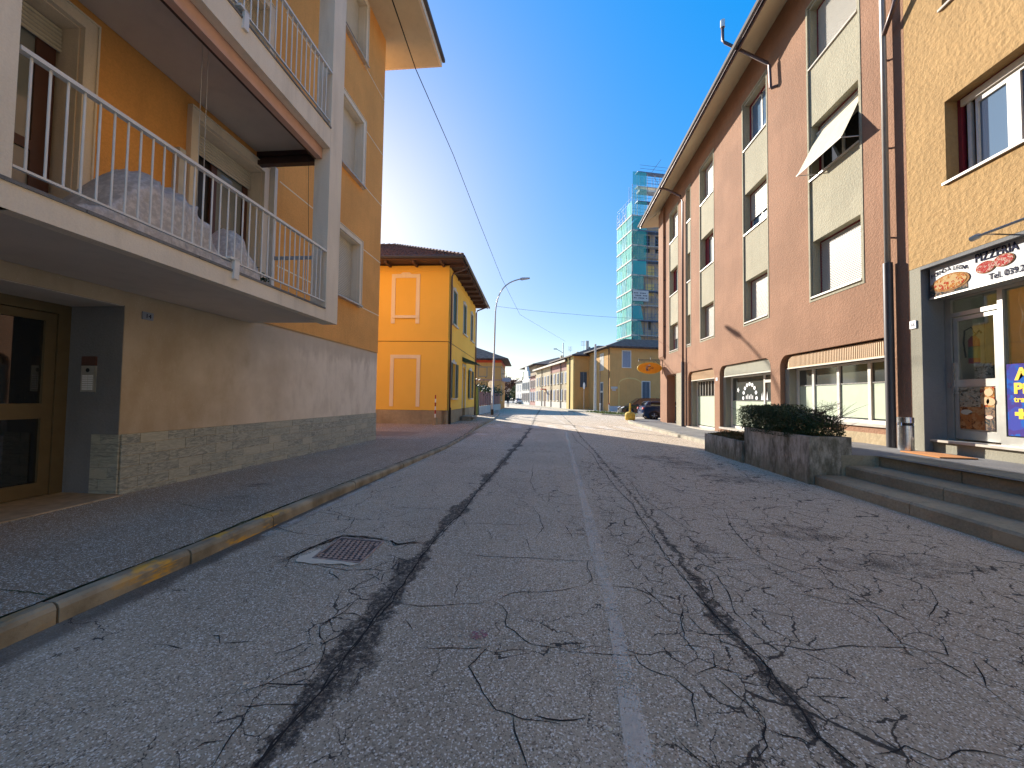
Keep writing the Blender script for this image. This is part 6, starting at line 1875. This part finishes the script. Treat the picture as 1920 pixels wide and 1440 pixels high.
SF = thing('scaffolding', 'steel scaffolding with decks and teal safety netting around the bell tower', 'scaffolding', (TC[0], TC[1], 0), T)
m = MB()
LV = [6.9 + i * 2.42 for i in range(14)]
def topz(u):   # the far end of the left side is lower
    return 36.2 if u < 1.2 else (34.0 if u < 3 else 33.2)
side_n = 6
for i in range(side_n):
    u = i * LD / (side_n - 1)
    for d in (0, .95):
        m.tube([ST.p(u, d, 0), ST.p(u, d, topz(u))], .035, 4, False)
for i in range(1, 6):
    d = i * 6.6 / 5
    for u in (0, .95):
        m.tube([ST.p(u, d, 0), ST.p(u, d, 38.4 if d > 1.0 else 36.4)], .035, 4, False)
zz = []
for z in LV: zz += [z, z + .55, z + 1.1]
for z in zz + [36.6, 37.4, 38.2]:
    if z < 34.2: m.tube([ST.p(0, 0, z), ST.p(LD, 0, z)], .026, 4, False)
    m.tube([ST.p(0, 0 if z < 36.4 else 1.3, z), ST.p(0, 6.6, z)], .026, 4, False)
for k, z in enumerate(LV):
    if z < 33:
        for i in range(side_n - 1):
            if (i + k) % 2 == 0: m.tube([ST.p(i * LD / 5, 0, z), ST.p((i + 1) * LD / 5, 0, z + 2.42)], .022, 4, False)
    a, b = (3.3, 5.0) if k % 2 else (5.0, 3.3)
    m.tube([ST.p(0, a, z), ST.p(0, b, z + 2.42)], .03, 4, False)
m.build('tubes', 'scaffold_tube', SF, kind='stuff')
for k, z in enumerate(LV):
    if z < 33.5: MB().box(ST, 0, LD, -.12, .93, z - .11, z + .11).build('deck', 'plank', SF)
    MB().box(ST, 0, .93, .94, 6.6, z - .06, z + .06).build('deck', 'scaffold_tube' if k % 2 else 'plank', SF)
MB().box(ST, 0, 1.2, 1.3, 4.4, 35.2, 35.5).build('deck', 'plank', SF)
for k, z in enumerate(LV[:-1]):
    for i in range(3):
        u0_, u1_ = i * LD / 3 + .03, (i + 1) * LD / 3 - .03
        if z + 2.42 > topz(u1_): continue
        m = MB(); n_ = 6
        V = []
        for a in range(n_ + 1):
            for b in range(4):
                V.append(ST.p(u0_ + (u1_ - u0_) * a / n_, -.05 - .05 * math.sin(a * 1.9 + k) * math.sin(b * 1.3 + i), z + .1 + 2.22 * b / 3))
        m.add(V, [(a * 4 + b, (a + 1) * 4 + b, (a + 1) * 4 + b + 1, a * 4 + b + 1) for a in range(n_) for b in range(3)], True)
        m.build('net_panel', 'net_teal' if (i + k) % 3 else 'net_blue', SF)
    if k < 13:
        wd_ = 2.4 if k > 5 else 1.9
        V = []; n_ = 5
        for a in range(n_ + 1):
            for b in range(4): V.append(ST.p(-.05 - .04 * math.sin(a * 2.1 + k), .05 + wd_ * a / n_ * (1 - (.25 * b / 3 if k < 5 else 0)), z + .1 + 2.2 * b / 3))
        m = MB(); m.add(V, [(a * 4 + b, (a + 1) * 4 + b, (a + 1) * 4 + b + 1, a * 4 + b + 1) for a in range(n_) for b in range(3)], True)
        m.build('net_panel', 'net_light' if k % 3 else 'net_blue', SF)
bn_ = thing('site_banner', 'white contractor banner tied to the scaffolding', 'banner', tuple(ST.p(-.1, 1, 17)))
MB().box(ST, -.16, -.12, .1, 2.75, 17.2, 18.9).build('sheet', 'sign_white', bn_)
for z, w_ in ((18.4, 2.3), (18.0, 2.4), (17.6, 1.8)):
    for i in range(9):
        if (i * 7 + int(z * 10)) % 5: bx('print_block', 'ink_dark', bn_, ST, -.172, -.162, .25 + i * .26, .25 + i * .26 + .17, z, z + .16)

# ================================================================ cars
def loft_car(label, name, loc, rz, body, length=4.2, hatch=True, height=1.55):
    """x forward, y left; body outline lofted over the width"""
    t = thing(name, label, 'car', loc, rz)
    M = XF[t.name]
    Wd = .88
    # side outline of the lower body and of the greenhouse
    L = length
    low = [(-L/2 + .02, .42), (-L/2, .62), (-L/2 + .04, .92), (-L/2 + .16, 1.02), (-.1, 1.02), (L/2 - 1.15, .98), (L/2 - .35, .84), (L/2 - .05, .66), (L/2, .48), (L/2 - .06, .28), (L/2 - .35, .22), (-L/2 + .3, .22), (-L/2 + .06, .3)]
    def arch(pts):
        return pts
    m = MB(); rings = []
    for y, s, zs in ((-Wd, .955, .93), (-Wd * .97, .985, .98), (-Wd * .5, 1, 1), (Wd * .5, 1, 1), (Wd * .97, .985, .98), (Wd, .955, .93)):
        rings.append([M @ Vector((x * s, y * (1 if abs(x) < L * .38 else .96), .22 + (z - .22) * zs)) for x, z in low])
    k = len(low)
    V = [p for r in rings for p in r]
    fs = [(r * k + i, r * k + (i + 1) % k, (r + 1) * k + (i + 1) % k, (r + 1) * k + i) for r in range(5) for i in range(k)]
    fs += [tuple(range(k)), tuple(range(6 * k - 1, 5 * k - 1, -1))]
    m.add(V, fs, True)
    b = m.build('body', body, t)
    md = b.modifiers.new('bevel', 'BEVEL'); md.width = .03; md.segments = 2; md.limit_method = 'ANGLE'; md.angle_limit = .5
    # greenhouse
    if hatch: gh = [(-L/2 + .12, 1.0), (-L/2 + .42, height - .06), (-L/2 + .75, height), (.25, height - .01), (.62, height - .08), (L/2 - 1.05, .97)]
    else: gh = [(-L/2 + .15, 1.0), (-L/2 + .35, height - .04), (-.2, height), (.5, height - .03), (L/2 - .95, .97)]
    k = len(gh)
    m = MB()
    V = []
    for y in (-1, -.5, .5, 1):
        for x, z in gh:
            f = (z - .97) / (height - .97)
            V.append(M @ Vector((x, y * (Wd - .04 - .17 * f), z - (.02 if abs(y) == 1 else 0) * f)))
    m.add(V, [(r * k + i, r * k + (i + 1), (r + 1) * k + (i + 1), (r + 1) * k + i) for r in range(3) for i in range(k - 1)] + [tuple(range(k)), tuple(range(4 * k - 1, 3 * k - 1, -1))], False)
    m.build('cabin', body, t)
    # windows proud of the cabin
    def side(y, sgn):
        wn_pts = []
        xs = gh[1:-1]
        zlo = 1.04
        bz = height - .10
        def P(x, z):
            f = (z - .97) / (height - .97); return M @ Vector((x, sgn * (Wd - .04 - .17 * f + .006), z - .01))
        segs = [(gh[1][0] + .10, -.55), (-.50, .35), (.40, L/2 - 1.45)]
        for j, (a, c) in enumerate(segs):
            ta, tc_ = a + (.10 if j == 0 else 0), c - (.0 if j < 2 else .34)
            q = [P(a, zlo), P(c, zlo), P(max(tc_, a + .06), bz), P(ta, bz)]
            MB().flat(q).build('side_window', 'pane_dark', t)
    for sgn in (1, -1): side(0, sgn)
    f0, f1 = gh[-1], gh[-2]
    def W_(x, y, z, off): return M @ Vector((x + off[0], y, z + off[1]))
    def glassq(p0, p1, nm, off, sx=.74, tx=.62):
        a = [W_(p0[0], -sx, p0[1], off), W_(p0[0], sx, p0[1], off), W_(p1[0], tx, p1[1], off), W_(p1[0], -tx, p1[1], off)]
        MB().flat(a).build(nm, 'pane_dark', t)
    e0 = (f0[0] + (f1[0] - f0[0]) * .1, f0[1] + (f1[1] - f0[1]) * .1); e1 = (f0[0] + (f1[0] - f0[0]) * .92, f0[1] + (f1[1] - f0[1]) * .92)
    glassq(e0, e1, 'windscreen', (.006, .008))
    g0, g1 = gh[0], gh[1]
    e0 = (g0[0] + (g1[0] - g0[0]) * .15, g0[1] + (g1[1] - g0[1]) * .15); e1 = (g0[0] + (g1[0] - g0[0]) * .92, g0[1] + (g1[1] - g0[1]) * .92)
    glassq(e0, e1, 'rear_window', (-.008, .004))
    for sx_ in (-1, 1):
        for x in (-L/2 + .78, L/2 - .82):
            m = MB(); c0 = M @ Vector((x, sx_ * (Wd - .20), .32)); c1 = M @ Vector((x, sx_ * (Wd + .012), .32))
            m.tube([c0, c1], .32, 24); wh = m.build('wheel', 'black_rubber', t)
            m = MB(); c2 = M @ Vector((x, sx_ * (Wd + .018), .32)); m.tube([c1, c2], .215, 24); m.build('rim', 'dark_metal', wh)
            m = MB()
            for s in range(5):
                a = s * 2 * PI / 5 + .3
                m.tube([M @ Vector((x, sx_ * (Wd + .022), .32)), M @ Vector((x + .2 * math.cos(a), sx_ * (Wd + .022), .32 + .2 * math.sin(a)))], .024, 5)
            m.build('spokes', 'aluminium', wh)
            m = MB()
            for q in range(11):
                a0 = q * PI / 10; a1 = (q + 1) * PI / 10
                if q == 10: break
                pts_ = [(x + r * math.cos(a), .32 + r * math.sin(a)) for a, r in ((a0, .33), (a1, .33), (a1, .385), (a0, .385))]
                m.flat([M @ Vector((px, sx_ * (Wd + .004), pz)) for px, pz in pts_])
            m.build('wheel_arch', 'black_rubber', t)
        hl = MB(); 
        V = [M @ Vector((L/2 - .30, sx_ * .62, .80)), M @ Vector((L/2 - .22, sx_ * .84, .74)), M @ Vector((L/2 - .02, sx_ * .78, .62)), M @ Vector((L/2 - .02, sx_ * .5, .64))]
        V = [v + (M.to_3x3() @ Vector((.02, 0, .03))) for v in V]
        hl.add(V + [v - (M.to_3x3() @ Vector((.1, 0, .06))) for v in V], [(0, 1, 2, 3), (0, 1, 5, 4), (1, 2, 6, 5), (2, 3, 7, 6), (3, 0, 4, 7)]); hl.build('headlight', 'lamp_white', t)
        rl = MB(); V = [M @ Vector((-L/2 - .01, sx_ * .80, .80)), M @ Vector((-L/2 - .01, sx_ * .56, .82)), M @ Vector((-L/2 + .02, sx_ * .56, .95)), M @ Vector((-L/2 + .02, sx_ * .80, .95))]
        rl.add(V + [v + (M.to_3x3() @ Vector((.12, 0, 0))) for v in V], [(0, 1, 2, 3), (0, 1, 5, 4), (1, 2, 6, 5), (2, 3, 7, 6), (3, 0, 4, 7)]); rl.build('rear_light', 'red_paint', t)
        mr = MB(); c = M @ Vector((L/2 - 1.5, sx_ * (Wd + .08), 1.03)); mr.tube([M @ Vector((L/2 - 1.5, sx_ * (Wd - .02), 1.0)), c, M @ Vector((L/2 - 1.5, sx_ * (Wd + .18), 1.05))], [.02, .06, .05], 8); mr.build('mirror', body, t)
    for s, nm in ((1, 'front_bumper'), (-1, 'rear_bumper')):
        m = MB(); V = [M @ Vector((s * (L/2 + .015), y, z)) for y, z in ((-.78, .24), (.78, .24), (.78, .46), (-.78, .46))]
        m.add(V + [v - (M.to_3x3() @ Vector((s * .12, 0, 0))) for v in V], [(0, 1, 2, 3), (0, 1, 5, 4), (2, 3, 7, 6), (1, 2, 6, 5), (3, 0, 4, 7)]); m.build(nm, 'dark_metal', t)
    return t
loft_car('dark blue compact car parked behind the corner pillar of the salmon block', 'parked_car', (8.95, 29.6, 0), math.radians(2), 'car_blue', 4.15, True, 1.42)
loft_car('black people carrier parked beside the orange corner house', 'parked_car', (9.5, 39.4, 0), math.radians(184), 'car_black', 4.7, False, 1.68)
loft_car('white car far down the street beside the trees', 'parked_car', (-6.6, 92, 0), math.radians(100), 'car_white', 4.2, True, 1.5)
wb = thing('wheelie_bin', 'dark grey wheelie bin with blue lid in the corner portico', 'bin', (8.6, 25.6, .07))
MB().wbox(8.3, 8.8, 25.9, 26.4, .12, 1.0).build('body', 'bin_dark', wb)
MB().wbox(8.27, 8.83, 25.87, 26.43, 1.0, 1.08).build('lid', 'bin_blue', wb)

# ================================================================ person walking far off, trees
def person(label, x, y, z0, face, shirt='cloth_black', legs='cloth_grey'):
    t = thing('person', label, 'person', (x, y, z0), face)
    J = {'pelvis': (0, 0, .95), 'chest': (0, .02, 1.28), 'neck': (0, 0, 1.48), 'head': (0, .01, 1.64), 'headtop': (0, .01, 1.72),
         'hipL': (-.09, 0, .9), 'kneeL': (-.11, .12, .5), 'footL': (-.12, .18, .07), 'toeL': (-.12, .32, .05),
         'hipR': (.09, 0, .9), 'kneeR': (.11, .0, .5), 'footR': (.12, -.22, .10), 'toeR': (.12, -.10, .04),
         'shL': (-.19, 0, 1.42), 'elL': (-.26, -.08, 1.15), 'haL': (-.26, .06, .9), 'shR': (.19, 0, 1.42), 'elR': (.27, .05, 1.15), 'haR': (.28, .16, .92)}
    rad = {'pelvis': .15, 'chest': .16, 'neck': .055, 'head': .10, 'headtop': .07, 'hipL': .10, 'hipR': .10, 'kneeL': .065, 'kneeR': .065, 'footL': .045, 'footR': .045, 'toeL': .035, 'toeR': .035, 'shL': .07, 'shR': .07, 'elL': .048, 'elR': .048, 'haL': .035, 'haR': .035}
    names = list(J); idx = {n_: i for i, n_ in enumerate(names)}
    E_ = [('pelvis', 'chest'), ('chest', 'neck'), ('neck', 'head'), ('head', 'headtop'), ('pelvis', 'hipL'), ('hipL', 'kneeL'), ('kneeL', 'footL'), ('footL', 'toeL'), ('pelvis', 'hipR'), ('hipR', 'kneeR'), ('kneeR', 'footR'), ('footR', 'toeR'), ('chest', 'shL'), ('shL', 'elL'), ('elL', 'haL'), ('chest', 'shR'), ('shR', 'elR'), ('elR', 'haR')]
    me = bpy.data.meshes.new('figure')
    me.from_pydata([J[n_] for n_ in names], [(idx[a], idx[b]) for a, b in E_], [])
    o = bpy.data.objects.new('figure', me); col.objects.link(o)
    sk = o.modifiers.new('skin', 'SKIN'); o.modifiers.new('sub', 'SUBSURF').levels = 1
    if not me.skin_vertices: 
        bm = bmesh.new(); bm.from_mesh(me); bm.verts.layers.skin.verify(); bm.to_mesh(me); bm.free()
    for i, n_ in enumerate(names):
        me.skin_vertices[0].data[i].radius = (rad[n_], rad[n_])
    me.skin_vertices[0].data[0].use_root = True
    dg = bpy.context.evaluated_depsgraph_get()
    m2 = bpy.data.meshes.new_from_object(o.evaluated_get(dg))
    bpy.data.objects.remove(o)
    m2.materials.clear()
    for q in (shirt, legs, 'skin'): m2.materials.append(MATS[q])
    for p in m2.polygons:
        c = p.center
        p.material_index = 2 if (c.z > 1.5 or (abs(c.x) > .2 and c.z < .97)) else (1 if c.z < .93 else 0)
        p.use_smooth = True
    o = bpy.data.objects.new('body', m2); col.objects.link(o); o.parent = t
    return t
person('pedestrian in dark jacket walking on the far left pavement', -5.75, 57, .1, math.radians(5))

def tree(label, x, y, h, cr, mat, shape='round', n=2600, seed=1, size=.35, cat='tree'):
    t = thing('conifer_tree' if shape == 'cone' else 'tree', label, cat, (x, y, 0))
    R = random.Random(seed)
    m = MB(); m.tube([(x, y, 0), (x + .05, y, h * .3), (x, y, h * .6)], [.16, .12, .05], 7)
    for i in range(9):
        a = R.uniform(0, 6.28); z = h * R.uniform(.25, .55)
        m.tube([(x, y, z), (x + cr * .4 * math.cos(a), y + cr * .4 * math.sin(a), z + h * .15), (x + cr * .8 * math.cos(a), y + cr * .8 * math.sin(a), z + h * .3)], [.05, .03, .012], 5, False)
    m.build('trunk', 'bark', t)
    blobs = [(R.uniform(-.5, .5) * cr, R.uniform(-.5, .5) * cr, h * R.uniform(.45, .8), cr * R.uniform(.35, .6)) for _ in range(8)]
    def pt(R):
        if shape == 'cone':
            s = R.random() ** .7; a = R.uniform(0, 6.28); r = cr * s * R.uniform(.6, 1) * (1 + .15 * math.sin(a * 5 + s * 9))
            return Vector((x + r * math.cos(a), y + r * math.sin(a), h * (1 - s * .93)))
        b = R.choice(blobs); v = Vector((R.gauss(0, 1), R.gauss(0, 1), R.gauss(0, 1))).normalized() * b[3] * R.uniform(.6, 1.05)
        return Vector((x + b[0], y + b[1], b[2])) + v
    leaves('crown', mat, pt, n, size, t, seed)
    return t
tree('reddish autumn tree at the end of the street', -9.8, 112, 7.5, 3.6, 'leaf_red', seed=3)
tree('bare reddish tree leaning behind the villa at the street end', -13.5, 118, 8.5, 4.2, 'leaf_red', seed=4, n=1500)
tree('olive green tree in front of the dark conifers', -7.8, 104, 5.6, 2.6, 'leaf_olive', seed=5)
tree('tall dark pointed conifer at the end of the street', -6.9, 116, 9.2, 2.0, 'leaf_dark', 'cone', seed=6)
tree('shorter dark conifer right of the tall one', -4.8, 120, 7.2, 1.8, 'leaf_dark', 'cone', seed=7)
tree('distant dark round tree closing the street', -17, 130, 9, 5, 'leaf_dark', seed=8)
# far wood and low hills closing the view
def far_pt(R):
    x = R.uniform(-120, 60); y = R.uniform(190, 260); return Vector((x, y, R.uniform(0, 6.5 + 2.5 * math.sin(x * .11) + 1.2 * math.sin(x * .31))))
g = leaves('far_wood', 'leaf_dark', far_pt, 9000, 1.6, None, 31); tag(g, 'dark far-off trees closing the end of the street', 'wood', kind='stuff')
